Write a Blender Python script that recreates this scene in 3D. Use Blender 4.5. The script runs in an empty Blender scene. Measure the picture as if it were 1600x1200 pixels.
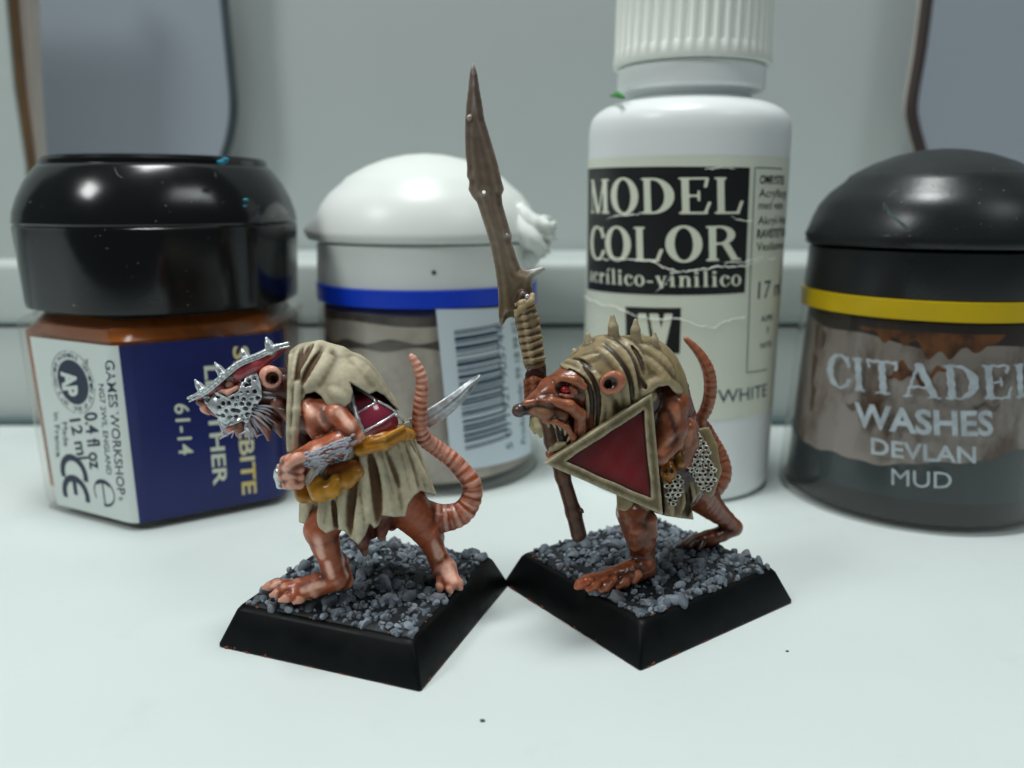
import bpy, bmesh, math, random
import numpy as np
from mathutils import Vector
from mathutils.bvhtree import BVHTree
random.seed(7); rng = np.random.default_rng(7)
MM = 0.001
# ------------------------------------------------------------------ camera
F_PX, PITCH, CAM_H = 1290.0, math.radians(12.6), 38.5
scene = bpy.context.scene
col = scene.collection
cam_d = bpy.data.cameras.new('camera'); cam = bpy.data.objects.new('camera', cam_d); col.objects.link(cam)
cam.location = (0, 0, CAM_H*MM); cam.rotation_euler = (math.radians(90)-PITCH, 0, 0)
cam_d.sensor_width = 36; cam_d.lens = F_PX/1600*36
cam_d.clip_start = 0.002; cam_d.clip_end = 20
cam_d.dof.use_dof = True; cam_d.dof.focus_distance = 0.0735
cam_d.dof.aperture_fstop = cam_d.lens/1.15
scene.camera = cam
# ------------------------------------------------------------------ light
w = bpy.data.worlds.new('World'); scene.world = w; w.use_nodes = True
bg = w.node_tree.nodes['Background']; bg.inputs[0].default_value = (0.84, 0.95, 1.0, 1); bg.inputs[1].default_value = 0.09
def lamp(name, loc, target, sx, sy, power, colr):
    l = bpy.data.lights.new(name, 'AREA'); l.shape = 'RECTANGLE'; l.size = sx; l.size_y = sy
    l.energy = power; l.color = colr
    o = bpy.data.objects.new(name, l); col.objects.link(o); o.location = loc
    o.rotation_euler = (Vector(target)-Vector(loc)).to_track_quat('-Z', 'Y').to_euler()
    return o
lamp('ceiling_lamp', (-0.04, 0.06, 0.60), (0.0, 0.09, 0.0), 0.16, 0.16, 3.0, (0.96, 1.0, 0.985))
lamp('desk_lamp', (-0.34, -0.12, 0.38), (-0.02, 0.08, 0.01), 0.10, 0.10, 1.0, (0.96, 1.0, 0.99))
lamp('side_lamp', (0.30, -0.16, 0.42), (0.0, 0.09, 0.01), 0.12, 0.12, 0.42, (0.92, 0.98, 1.0))
scene.view_settings.view_transform = 'Standard'; scene.view_settings.look = 'None'
scene.view_settings.exposure = -0.20; scene.view_settings.gamma = 1.0
scene.render.engine = 'CYCLES'; scene.cycles.use_denoising = True
scene.cycles.max_bounces = 12; scene.cycles.transmission_bounces = 10; scene.cycles.transparent_max_bounces = 12
scene.cycles.caustics_reflective = False; scene.cycles.caustics_refractive = False
scene.cycles.sample_clamp_indirect = 6

# ------------------------------------------------------------------ geometry helpers (all in millimetres)
CP, SP = math.cos(PITCH), math.sin(PITCH)
def ray(px, py):
    x = (px-800)/F_PX; u = (600-py)/F_PX
    return np.array([x, CP+u*SP, -SP+u*CP])
def at(px, py, Y):                      # point seen at that pixel, Y mm away
    d = ray(px, py); t = Y/d[1]
    return np.array([d[0]*t, Y, CAM_H+d[2]*t])
def on_z(px, py, z=0.0):
    d = ray(px, py); t = (z-CAM_H)/d[2]
    return np.array([d[0]*t, d[1]*t, z])
def project(P):
    P = np.atleast_2d(P); y = P[:, 1]; z = P[:, 2]-CAM_H
    dep = y*CP - z*SP; up = y*SP + z*CP
    return 800+F_PX*P[:, 0]/dep, 600-F_PX*up/dep
def mmpx(Y, z=15.0):                    # size of one photo pixel at that distance
    return (Y*CP+(CAM_H-z)*SP)/F_PX
def lin(r, g, b):
    f = lambda c: (c/255/12.92) if c/255 <= 0.04045 else ((c/255+0.055)/1.055)**2.4
    return np.array([f(r), f(g), f(b)])

ORIG = {}
def thing(name, label, cat, loc=(0, 0, 0), group=None):
    o = bpy.data.objects.new(name, None); col.objects.link(o)
    o.location = Vector(loc)*MM; o.empty_display_size = 0.004
    o['label'] = label; o['category'] = cat
    if group: o['group'] = group
    ORIG[o.name] = np.array(loc, float)
    return o
def link_mesh(name, me, parent=None, origin=None):
    o = bpy.data.objects.new(name, me); col.objects.link(o)
    if parent is not None:
        o.parent = parent; ORIG[o.name] = ORIG[parent.name]
    else:
        ORIG[o.name] = np.array(origin if origin is not None else (0, 0, 0), float)
        o.location = Vector(ORIG[o.name])*MM
    return o
def mk(name, V, F, mat, parent=None, colors=None, smooth=True, kind=None, origin=None, auto=None):
    V = np.asarray(V, float)
    base = ORIG[parent.name] if parent is not None else np.array(origin if origin is not None else (0, 0, 0), float)
    me = bpy.data.meshes.new(name)
    me.from_pydata(((V-base)*MM).tolist(), [], F if isinstance(F, list) else F.tolist())
    me.update()
    if colors is not None:
        a = me.color_attributes.new('Col', 'FLOAT_COLOR', 'POINT')
        c = np.ones((len(V), 4), np.float32); c[:, :3] = colors
        a.data.foreach_set('color', c.ravel())
    if smooth:
        me.polygons.foreach_set('use_smooth', [True]*len(me.polygons))
        if auto: 
            me.set_sharp_from_angle(angle=math.radians(auto))
    me.materials.append(mat)
    o = link_mesh(name, me, parent, origin)
    if kind: o['kind'] = kind
    return o

# ------------------------------------------------------------------ materials
MATS = {}
def node_mat(name, color=(0.8, 0.8, 0.8), rough=0.5, metal=0.0, spec=0.5, coat=0.0, trans=0.0, ior=1.45, attr=False,
             noise=0.0, nscale=300, color2=None, bump=0.0, bscale=2500, rvar=0.0, sss=0.0, stretch=(1, 1, 1), sharp=(.35, .68)):
    m = bpy.data.materials.new(name); m.use_nodes = True
    nt = m.node_tree; N = nt.nodes; L = nt.links
    b = N['Principled BSDF']
    b.inputs['Base Color'].default_value = (*color, 1); b.inputs['Roughness'].default_value = rough
    b.inputs['Metallic'].default_value = metal; b.inputs['Specular IOR Level'].default_value = spec
    b.inputs['Coat Weight'].default_value = coat; b.inputs['Coat Roughness'].default_value = 0.08
    b.inputs['Transmission Weight'].default_value = trans; b.inputs['IOR'].default_value = ior
    if sss:
        b.inputs['Subsurface Weight'].default_value = sss; b.inputs['Subsurface Radius'].default_value = (1, 1, 1)
        b.inputs['Subsurface Scale'].default_value = 0.0012
    tc = N.new('ShaderNodeTexCoord'); src = tc.outputs['Object']
    if stretch != (1, 1, 1):
        mp = N.new('ShaderNodeMapping'); mp.inputs['Scale'].default_value = stretch
        L.new(src, mp.inputs['Vector']); src = mp.outputs['Vector']
    base = None
    if attr:
        a = N.new('ShaderNodeAttribute'); a.attribute_name = 'Col'; base = a.outputs['Color']
    if noise or color2 is not None:
        n = N.new('ShaderNodeTexNoise'); n.inputs['Scale'].default_value = nscale; n.inputs['Detail'].default_value = 6
        n.inputs['Roughness'].default_value = 0.62
        L.new(src, n.inputs['Vector'])
        r = N.new('ShaderNodeMapRange'); r.inputs[1].default_value = sharp[0]; r.inputs[2].default_value = sharp[1]
        L.new(n.outputs['Fac'], r.inputs[0])
        mx = N.new('ShaderNodeMix'); mx.data_type = 'RGBA'
        if color2 is not None:
            r.inputs[3].default_value = 0; r.inputs[4].default_value = 1
            L.new(r.outputs[0], mx.inputs[0])
            if base: L.new(base, mx.inputs[6])
            else: mx.inputs[6].default_value = (*color, 1)
            mx.inputs[7].default_value = (*color2, 1)
        else:
            mx.blend_type = 'MULTIPLY'; mx.inputs[0].default_value = 1
            r.inputs[3].default_value = 1-noise; r.inputs[4].default_value = 1+noise*0.6
            if base: L.new(base, mx.inputs[6])
            else: mx.inputs[6].default_value = (*color, 1)
            cmb = N.new('ShaderNodeCombineColor')
            for i in range(3): L.new(r.outputs[0], cmb.inputs[i])
            L.new(cmb.outputs[0], mx.inputs[7])
        base = mx.outputs[2]
    if base is not None: L.new(base, b.inputs['Base Color'])
    if rvar:
        n = N.new('ShaderNodeTexNoise'); n.inputs['Scale'].default_value = nscale*0.7; n.inputs['Detail'].default_value = 4
        L.new(src, n.inputs['Vector'])
        r = N.new('ShaderNodeMapRange'); r.inputs[1].default_value = 0.35; r.inputs[2].default_value = 0.65
        r.inputs[3].default_value = max(0.02, rough-rvar); r.inputs[4].default_value = min(1, rough+rvar)
        L.new(n.outputs['Fac'], r.inputs[0]); L.new(r.outputs[0], b.inputs['Roughness'])
    if bump:
        n = N.new('ShaderNodeTexNoise'); n.inputs['Scale'].default_value = bscale; n.inputs['Detail'].default_value = 5
        L.new(src, n.inputs['Vector'])
        bp = N.new('ShaderNodeBump'); bp.inputs['Strength'].default_value = 1.0; bp.inputs['Distance'].default_value = bump*MM
        L.new(n.outputs['Fac'], bp.inputs['Height']); L.new(bp.outputs[0], b.inputs['Normal'])
    MATS[name] = m
    return m

M_table = node_mat('white_tabletop', lin(209, 218, 216), 0.45, spec=0.3, color2=lin(200, 210, 208), nscale=150, sharp=(.6, .9), bump=0.02, bscale=900, rvar=0.08)
M_board = node_mat('white_board', lin(188, 196, 193), 0.5, noise=0.05, nscale=18)
M_wall = node_mat('pale_wall_paint', lin(182, 190, 188), 0.7, noise=0.05, nscale=6)
M_grey = node_mat('blue_grey_panel', lin(154, 162, 172), 0.6, noise=0.06, nscale=8)
M_trim = node_mat('dark_trim', lin(62, 52, 50), 0.5, noise=0.2, nscale=60)
M_trimg = node_mat('dark_grey_trim', lin(72, 84, 90), 0.5, noise=0.2, nscale=60)
M_teal = node_mat('teal_edge', lin(74, 98, 100), 0.4)
M_brown = node_mat('brown_edge', lin(120, 92, 62), 0.6, noise=0.3, nscale=80)
M_cream = node_mat('cream_edge', lin(196, 186, 176), 0.6, noise=0.05)
M_blackcap = node_mat('black_cap_plastic', (0.006, 0.007, 0.008), 0.16, spec=0.5, rvar=0.06, nscale=120, bump=0.006, bscale=700)
M_blacklid = node_mat('black_lid_plastic', (0.012, 0.014, 0.015), 0.34, spec=0.45, rvar=0.08, nscale=160, bump=0.01, bscale=1500)
M_whitelid = node_mat('white_lid_plastic', lin(232, 236, 232), 0.35, sss=0.0, bump=0.01, bscale=500)
M_whitepl = node_mat('white_bottle_plastic', lin(232, 236, 236), 0.33, bump=0.012, bscale=500)
M_cap = node_mat('ivory_cap_plastic', lin(232, 236, 228), 0.4)
M_label = node_mat('cream_label_paper', lin(222, 226, 210), 0.45, noise=0.05, nscale=60)
M_wlabel = node_mat('white_label_paper', lin(214, 222, 218), 0.4, noise=0.03, nscale=60)
M_plabel = node_mat('pale_blue_label_paper', lin(206, 218, 226), 0.4, noise=0.03, nscale=60)
M_navy = node_mat('navy_print', lin(16, 30, 98), 0.35, noise=0.25, nscale=90)
M_ink = node_mat('black_print', lin(26, 28, 30), 0.4, noise=0.2, nscale=400)
M_inkb = node_mat('blue_black_print', lin(40, 66, 88), 0.5)
M_inkn = node_mat('dark_navy_print', lin(34, 44, 68), 0.5)
M_lt = node_mat('cream_print', lin(222, 226, 206), 0.5)
M_gold = node_mat('gold_print', lin(226, 200, 110), 0.5, color2=lin(225, 225, 200), nscale=260)
M_silver = node_mat('silver_print', lin(176, 186, 192), 0.4, metal=0.2, noise=0.25, nscale=500)
M_blue = node_mat('blue_ring_plastic', lin(16, 62, 200), 0.35)
M_yellow = node_mat('yellow_ring_plastic', lin(196, 166, 8), 0.4, noise=0.08, nscale=200)
def clear_mat(name, tint, rough, extra):
    m = bpy.data.materials.new(name); m.use_nodes = True; N = m.node_tree.nodes; L = m.node_tree.links
    N.remove(N['Principled BSDF']); out = N['Material Output']
    t = N.new('ShaderNodeBsdfTransparent'); t.inputs[0].default_value = (*tint, 1)
    g = N.new('ShaderNodeBsdfGlossy'); g.inputs['Roughness'].default_value = rough
    f = N.new('ShaderNodeFresnel'); ge = N.new('ShaderNodeNewGeometry'); mr = N.new('ShaderNodeMapRange')
    mr.inputs[3].default_value = 1.5; mr.inputs[4].default_value = 1/1.5       # a thin sheet reflects the same from either side
    L.new(ge.outputs['Backfacing'], mr.inputs[0]); L.new(mr.outputs[0], f.inputs[0])
    d = N.new('ShaderNodeBsdfDiffuse'); d.inputs[0].default_value = (.7, .72, .72, 1)
    m1 = N.new('ShaderNodeMixShader'); m1.inputs[0].default_value = extra; L.new(t.outputs[0], m1.inputs[1]); L.new(d.outputs[0], m1.inputs[2])
    m2 = N.new('ShaderNodeMixShader'); L.new(f.outputs[0], m2.inputs[0]); L.new(m1.outputs[0], m2.inputs[1]); L.new(g.outputs[0], m2.inputs[2])
    L.new(m2.outputs[0], out.inputs[0]); return m
M_clear = clear_mat('clear_plastic', (.985, .985, .975), 0.08, .005)
M_brownpaint = node_mat('brown_paint', lin(150, 78, 12), 0.25, color2=lin(104, 52, 8), nscale=110, sharp=(.48, .62))
M_beigepaint = node_mat('beige_paint_film', lin(190, 182, 170), 0.5, color2=lin(160, 150, 140), nscale=110, sharp=(.45, .6))
M_darkline = node_mat('dark_residue', lin(66, 62, 58), 0.5, color2=lin(110, 104, 98), nscale=200)
M_wash = node_mat('wash_residue', lin(140, 130, 124), 0.45, color2=lin(70, 42, 18), nscale=190, stretch=(1, 1, 0.5), sharp=(.47, .66))
M_liquid = node_mat('dark_wash_liquid', lin(34, 44, 48), 0.2, noise=0.3, nscale=60)
M_base_dk = node_mat('dark_pot_base', (0.008, 0.010, 0.011), 0.25)
M_crease = node_mat('crease_white', lin(228, 230, 220), 0.6)
M_green = node_mat('green_paint', lin(60, 140, 60), 0.5)
M_cyan = node_mat('turquoise_paint', lin(0, 130, 160), 0.4)
M_speck = node_mat('speck', lin(60, 70, 70), 0.7)

# ------------------------------------------------------------------ basic meshes
def box(name, x0, x1, y0, y1, z0, z1, mat, parent=None, kind=None, bevel=0.0, seg=3):
    bm = bmesh.new(); bmesh.ops.create_cube(bm, size=1)
    base = ORIG[parent.name] if parent is not None else np.zeros(3)
    for v in bm.verts:
        v.co = Vector(((x0+x1)/2+v.co.x*(x1-x0)-base[0], (y0+y1)/2+v.co.y*(y1-y0)-base[1], (z0+z1)/2+v.co.z*(z1-z0)-base[2]))*MM
    if bevel: bmesh.ops.bevel(bm, geom=bm.edges[:], offset=bevel*MM, segments=seg, profile=0.5, affect='EDGES')
    me = bpy.data.meshes.new(name); bm.to_mesh(me); bm.free(); me.materials.append(mat)
    if bevel:
        me.polygons.foreach_set('use_smooth', [True]*len(me.polygons)); me.set_sharp_from_angle(angle=math.radians(50))
    o = link_mesh(name, me, parent)
    if kind: o['kind'] = kind
    return o
def loft(rings, close_top=True, close_bot=True):
    rings = [np.asarray(r, float) for r in rings]; n = len(rings[0]); V = np.vstack(rings); F = []
    for i in range(len(rings)-1):
        for j in range(n):
            a = i*n+j; b = i*n+(j+1) % n
            F.append([a, b, b+n, a+n])
    if close_bot: F.append(list(range(n))[::-1])
    if close_top: F.append([(len(rings)-1)*n+j for j in range(n)])
    return V, F
def rings_lathe(cx, cy, prof, n=120, fmod=None):
    out = []
    a = np.linspace(0, 2*np.pi, n, endpoint=False)
    for k, (r, z) in enumerate(prof):
        rr = r+(fmod(a, k, z) if fmod else 0)
        out.append(np.stack([cx+rr*np.cos(a), cy+rr*np.sin(a), np.full(n, z)], 1))
    return out
def lathe(name, cx, cy, prof, mat, parent, n=120, fmod=None, auto=35, close=True):
    V, F = loft(rings_lathe(cx, cy, prof, n, fmod), close, close)
    return mk(name, V, F, mat, parent, auto=auto)
def smooth_prof(pts, it=2):             # chaikin rounding of a profile
    p = [np.array(q, float) for q in pts]
    for _ in range(it):
        q = [p[0]]
        for a, b in zip(p[:-1], p[1:]): q += [a*.75+b*.25, a*.25+b*.75]
        q.append(p[-1]); p = q
    return [tuple(x) for x in p]
def tube(pts, rads, n=8):
    pts = [np.asarray(p, float) for p in pts]; rings = []
    up = np.array([0.13, 0.9, 0.3])
    for i, p in enumerate(pts):
        t = pts[min(i+1, len(pts)-1)]-pts[max(i-1, 0)]; t = t/(np.linalg.norm(t)+1e-12)
        a = np.cross(t, up)
        if np.linalg.norm(a) < 0.1: a = np.cross(t, [1, 0, 0])
        a /= np.linalg.norm(a); b = np.cross(t, a)
        ang = np.linspace(0, 2*np.pi, n, endpoint=False)
        rings.append(p+rads[i]*(np.outer(np.cos(ang), a)+np.outer(np.sin(ang), b)))
    return loft(rings)
def merge(parts):
    V = []; F = []; o = 0
    for v, f in parts:
        V.append(np.asarray(v)); F += [[i+o for i in q] for q in f]; o += len(v)
    return np.vstack(V), F
def torus(c, n, R, r, nu=10, nv=5, sx=1.0, ax=None):
    n = np.asarray(n, float); n /= np.linalg.norm(n)
    a = np.cross(n, [0, 0, 1.0]) if ax is None else np.asarray(ax, float)-n*np.dot(ax, n)
    a /= np.linalg.norm(a); b = np.cross(n, a)
    V = []; F = []
    for i in range(nu):
        th = 2*np.pi*i/nu; d = a*math.cos(th)*sx+b*math.sin(th); dn = d
        for j in range(nv):
            ph = 2*np.pi*j/nv
            V.append(c+R*d+r*(math.cos(ph)*dn+math.sin(ph)*n))
    for i in range(nu):
        for j in range(nv):
            F.append([i*nv+j, ((i+1) % nu)*nv+j, ((i+1) % nu)*nv+(j+1) % nv, i*nv+(j+1) % nv])
    return np.array(V), F

# ------------------------------------------------------------------ surfaces that carry print: S(u, z, e) -> point
class CylSurf:
    def __init__(s, cx, cy, rf):         # rf(z) radius
        s.cx, s.cy, s.rf = cx, cy, rf; s.r0 = rf(15.0)
        s.a0 = math.atan2(-cy, -cx)
        s._grid(-1.75*s.r0, 1.75*s.r0)
    def __call__(s, u, z, e=0.0):
        a = s.a0+np.asarray(u)/s.r0; r = s.rf(np.asarray(z))+e
        return np.stack([s.cx+r*np.cos(a), s.cy+r*np.sin(a), np.asarray(z)+0*a], -1)
    def _grid(s, u0, u1, z0=0, z1=75):
        U, Z = np.meshgrid(np.linspace(u0, u1, 500), np.linspace(z0, z1, 300))
        P = s(U.ravel(), Z.ravel()); x, y = project(P)
        h = 1e-3; N_ = np.cross(s(U.ravel()+h, Z.ravel())-P, s(U.ravel(), Z.ravel()+h)-P)
        k = np.einsum('ij,ij->i', N_, P-np.array([0, 0, CAM_H])) < 0
        s.g = (U.ravel()[k], Z.ravel()[k], x[k], y[k])
    def uv(s, px, py):
        U, Z, x, y = s.g
        d = (x-px)**2+(y-py)**2; k = np.argmin(d)
        u, z = U[k], Z[k]
        for _ in range(4):               # Newton refinement
            h = 0.02
            P = s(np.array([u, u+h, u]), np.array([z, z, z+h])); qx, qy = project(P)
            J = np.array([[(qx[1]-qx[0])/h, (qx[2]-qx[0])/h], [(qy[1]-qy[0])/h, (qy[2]-qy[0])/h]])
            try: du = np.linalg.solve(J+1e-6*np.eye(2), [px-qx[0], py-qy[0]])
            except Exception: break
            du = np.clip(du, -0.6, 0.6); u += du[0]; z += du[1]
        return np.array([u, z])
class PerimSurf(CylSurf):
    def __init__(s, ringfn, u0, u1):     # ringfn(z) -> closed outline (n,2), constant point count
        s.ring = ringfn
        r = ringfn(12.0); seg = np.linalg.norm(np.roll(r, -1, 0)-r, axis=1)
        s.s = np.concatenate([[0], np.cumsum(seg)]); s.L = s.s[-1]
        s._grid(u0, u1, 0, 45)
    def __call__(s, u, z, e=0.0):
        u = np.atleast_1d(np.asarray(u, float)); z = np.broadcast_to(np.atleast_1d(np.asarray(z, float)), u.shape)
        r0 = s.ring(0.0); r1 = s.ring(30.0)
        uu = np.mod(u, s.L); n = len(r0)
        k = np.clip(np.searchsorted(s.s, uu, 'right')-1, 0, n-1); t = (uu-s.s[k])/(s.s[k+1]-s.s[k])
        def pt(r): return r[k]*(1-t)[:, None]+r[(k+1) % n]*t[:, None]
        def nr(r):
            d = r[(k+1) % n]-r[k]; return np.stack([d[:, 1], -d[:, 0]], 1)/np.linalg.norm(d, axis=1)[:, None]
        w = (z/30.0)[:, None]
        p = pt(r0)*(1-w)+pt(r1)*w+nr(r0)*e
        return np.concatenate([p, z[:, None]], 1)
def patch(name, S, u0, u1, z0, z1, e, mat, parent, nu=None, nz=4, thick=True):
    nu = nu or max(2, int(abs(u1-u0)/0.5))
    U, Z = np.meshgrid(np.linspace(u0, u1, nu+1), np.linspace(z0, z1, nz+1))
    V = S(U.ravel(), Z.ravel(), e); F = []
    for j in range(nz):
        for i in range(nu):
            a = j*(nu+1)+i; F.append([a, a+1, a+nu+2, a+nu+1])
    return mk(name, V, F, mat, parent)
def ribbon(name, S, pts, wid, e, mat, parent):     # thin line along px points
    uv = []
    for a, b in zip(pts[:-1], pts[1:]):
        A = S.uv(*a); B = S.uv(*b); n = max(1, int(np.linalg.norm(B-A)/0.5))
        uv += [A+(B-A)*k/n for k in range(n)]
    uv.append(S.uv(*pts[-1])); uv = np.array(uv)
    t = np.gradient(uv, axis=0); nrm = np.stack([-t[:, 1], t[:, 0]], 1); nrm /= np.linalg.norm(nrm, axis=1)[:, None]+1e-9
    w = np.broadcast_to(np.asarray(wid, float), (len(uv),))[:, None]
    A = uv+nrm*w/2; B = uv-nrm*w/2
    V = np.vstack([S(A[:, 0], A[:, 1], e), S(B[:, 0], B[:, 1], e)]); n = len(uv)
    return V, [[i, i+1, n+i+1, n+i] for i in range(n-1)]
def text_flat(s, bold=0.0):
    c = bpy.data.curves.new('t', 'FONT'); c.body = s; c.resolution_u = 3; c.offset = bold
    o = bpy.data.objects.new('t', c); col.objects.link(o)
    dg = bpy.context.evaluated_depsgraph_get(); dg.update()
    me = bpy.data.meshes.new_from_object(o.evaluated_get(dg))
    bpy.data.objects.remove(o); bpy.data.curves.remove(c)
    return me
_cap = None
def text_xy(s, bold=0.0, cut=0):
    global _cap
    if _cap is None:
        me = text_flat('H'); _cap = max(v.co.y for v in me.vertices)
    me = text_flat(s, bold); bm = bmesh.new(); bm.from_mesh(me); bpy.data.meshes.remove(me)
    xs = [v.co.x for v in bm.verts]; x0, x1 = min(xs), max(xs)
    if cut:
        for k in range(1, cut):
            g = bm.verts[:]+bm.edges[:]+bm.faces[:]
            bmesh.ops.bisect_plane(bm, geom=g, plane_co=(x0+(x1-x0)*k/cut, 0, 0), plane_no=(1, 0, 0), dist=1e-6)
    bm.verts.index_update()
    V = np.array([[(v.co.x-x0)/(x1-x0), v.co.y/_cap] for v in bm.verts]); F = [[v.index for v in f.verts] for f in bm.faces]
    bm.free(); return V, F
def place(V, F, S, O, E, T, e):          # unit square text -> surface; O,E,T are pixels: start, end of the baseline, top of the first letter
    O, E, T = S.uv(*O), S.uv(*E), S.uv(*T)
    p = O+np.outer(V[:, 0], E-O)+np.outer(V[:, 1], T-O)
    return S(p[:, 0], p[:, 1], e), F
def text_on(name, s, S, O, E, T, e, mat, parent, bold=0.0, cut=0):
    V, F = text_xy(s, bold, cut); V, F = place(V, F, S, O, E, T, e)
    return mk(name, V, F, mat, parent, smooth=False)

# ---- marching-squares glyphs for the serif lettering
def msq(f, x0, x1, y0, y1, n, m):
    xs = np.linspace(x0, x1, n+1); ys = np.linspace(y0, y1, m+1); X, Y = np.meshgrid(xs, ys, indexing='ij'); D = f(X, Y)
    V = []; F = []; idx = {}
    def vid(k, p):
        if k not in idx: idx[k] = len(V); V.append(p)
        return idx[k]
    for i in range(n):
        for j in range(m):
            c = [(i, j), (i+1, j), (i+1, j+1), (i, j+1)]; d = [D[q] for q in c]
            if min(d) >= 0: continue
            poly = []
            for a in range(4):
                b = (a+1) % 4; qa, qb = c[a], c[b]
                if d[a] < 0: poly.append(vid(qa, (xs[qa[0]], ys[qa[1]])))
                if (d[a] < 0) != (d[b] < 0):
                    t = d[a]/(d[a]-d[b]); k = (min(qa, qb), max(qa, qb))
                    poly.append(vid(k, (xs[qa[0]]*(1-t)+xs[qb[0]]*t, ys[qa[1]]*(1-t)+ys[qb[1]]*t)))
            if len(poly) >= 3: F.append(poly)
    return np.array(V), F
def B_(x0, y0, x1, y1): return lambda x, y: np.maximum(np.abs(x-(x0+x1)/2)-(x1-x0)/2, np.abs(y-(y0+y1)/2)-(y1-y0)/2)
def D_(xa, ya, xb, yb, w):             # slanted stroke of horizontal width w
    return lambda x, y: np.maximum(np.abs(x-(xa+(xb-xa)*(y-ya)/(yb-ya)))-w/2, np.abs(y-(ya+yb)/2)-abs(yb-ya)/2)
def E_(cx, cy, rx, ry): return lambda x, y: (np.sqrt(((x-cx)/rx)**2+((y-cy)/ry)**2)-1)*min(rx, ry)
def U_(*f): return lambda x, y: np.minimum.reduce([g(x, y) for g in f])
def S_(a, *f): return lambda x, y: np.maximum.reduce([a(x, y)]+[-g(x, y) for g in f])
def I_(*f): return lambda x, y: np.maximum.reduce([g(x, y) for g in f])
def stem(x, w=.17, s=.07, y0=0, y1=1, t=.055): return U_(B_(x, y0, x+w, y1), B_(x-s, y0, x+w+s, y0+t), B_(x-s, y1-t, x+w+s, y1))
GL = {
 'M': (.98, U_(stem(.09, .06, .08), stem(.72, .17, .08), D_(.14, 1, .46, 0, .17), D_(.50, 0, .76, 1, .07))),
 'O': (.86, S_(E_(.43, .5, .42, .53), E_(.43, .5, .21, .46))),
 'D': (.86, U_(stem(.1), S_(I_(E_(.30, .5, .53, .5), B_(.27, 0, .9, 1)), E_(.30, .5, .30, .44)))),
 'E': (.78, U_(stem(.1), B_(.1, 0, .70, .06), B_(.1, .94, .66, 1), B_(.2, .47, .5, .53), D_(.745, .34, .62, .0, .08), D_(.64, .72, .70, 1., .08), B_(.46, .35, .52, .65))),
 'L': (.76, U_(stem(.1), B_(.1, 0, .66, .06), D_(.72, .36, .60, 0, .09))),
 'C': (.76, U_(S_(E_(.43, .5, .42, .53), E_(.46, .5, .23, .46), B_(.60, .30, 1, .68)), B_(.66, .64, .73, 1.0))),
 'R': (.90, U_(stem(.1), S_(I_(E_(.36, .73, .38, .27), B_(.27, .46, .8, 1)), E_(.34, .73, .20, .21)), D_(.50, .48, .74, 0, .19), B_(.62, 0, .90, .055))),
 'l': (.36, U_(B_(.10, 0, .25, 1), B_(.03, 0, .32, .05), B_(.03, .95, .25, 1))),
 'i': (.36, U_(B_(.10, 0, .25, .68), B_(.03, 0, .32, .05), B_(.03, .63, .25, .68), E_(.17, .88, .1, .1))),
 '\u00ed': (.36, U_(B_(.10, 0, .25, .68), B_(.03, 0, .32, .05), B_(.03, .63, .25, .68), D_(.17, .78, .30, 1.02, .12))),
 'r': (.50, U_(B_(.10, 0, .25, .68), B_(.03, 0, .34, .05), B_(.03, .63, .25, .68), E_(.38, .58, .11, .10), D_(.22, .4, .36, .66, .09))),
 'n': (.62, U_(B_(.10, 0, .25, .68), B_(.03, 0, .30, .05), B_(.03, .63, .25, .68), B_(.41, 0, .56, .5), B_(.36, 0, .61, .05), S_(I_(E_(.37, .46, .19, .23), B_(.2, .46, .6, .72)), E_(.35, .44, .08, .17)))),
 'v': (.58, U_(D_(.12, .68, .31, 0, .16), D_(.31, 0, .47, .68, .07), B_(.02, .63, .26, .68), B_(.38, .63, .57, .68))),
 'c': (.50, U_(S_(E_(.27, .34, .25, .36), E_(.31, .34, .14, .30), B_(.36, .22, .7, .5)), E_(.41, .54, .09, .08))),
 'o': (.56, S_(E_(.28, .34, .26, .36), E_(.28, .34, .12, .30))),
 'a': (.52, U_(B_(.31, .04, .45, .52), S_(E_(.27, .48, .2, .22), E_(.25, .46, .10, .15), B_(0, .2, .3, .44)), S_(E_(.2, .19, .17, .2), E_(.24, .2, .08, .13)), B_(.42, 0, .50, .07))),
 '-': (.38, B_(.04, .24, .34, .35)),
 'I': (.40, stem(.12)),
 'T': (.80, U_(B_(.31, 0, .48, 1), B_(.2, 0, .59, .05), B_(.03, .92, .77, 1), D_(.07, .74, .03, 1, .07), D_(.73, .74, .77, 1, .07))),
 'A': (.92, U_(D_(.10, 0, .44, 1, .07), D_(.44, 1, .76, 0, .19), B_(.2, .28, .6, .34), B_(0, 0, .24, .05), B_(.58, 0, .92, .05))),
}
def serif_xy(s, gap=.04, res=30):
    parts = []; x = 0
    for ch in s:
        w, f = GL[ch]
        V, F = msq(f, -.04, w+.04, -.06, 1.08, max(8, int(res*w)), res)
        V = V+np.array([x, 0]); parts.append((V, F)); x += w+gap
    V, F = merge(parts); V[:, 0] = (V[:, 0]-V[:, 0].min())/(V[:, 0].max()-V[:, 0].min())
    return V, F
def serif_on(name, s, S, O, E, T, e, mat, parent, jitter=0.0, res=30):
    V, F = serif_xy(s, res=res)
    if jitter:
        V = V+jitter*np.stack([np.sin(V[:, 1]*23+V[:, 0]*90)/8, np.sin(V[:, 0]*140+V[:, 1]*7)], 1)
    V, F = place(V, F, S, O, E, T, e)
    return mk(name, V, F, mat, parent, smooth=False)
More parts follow.
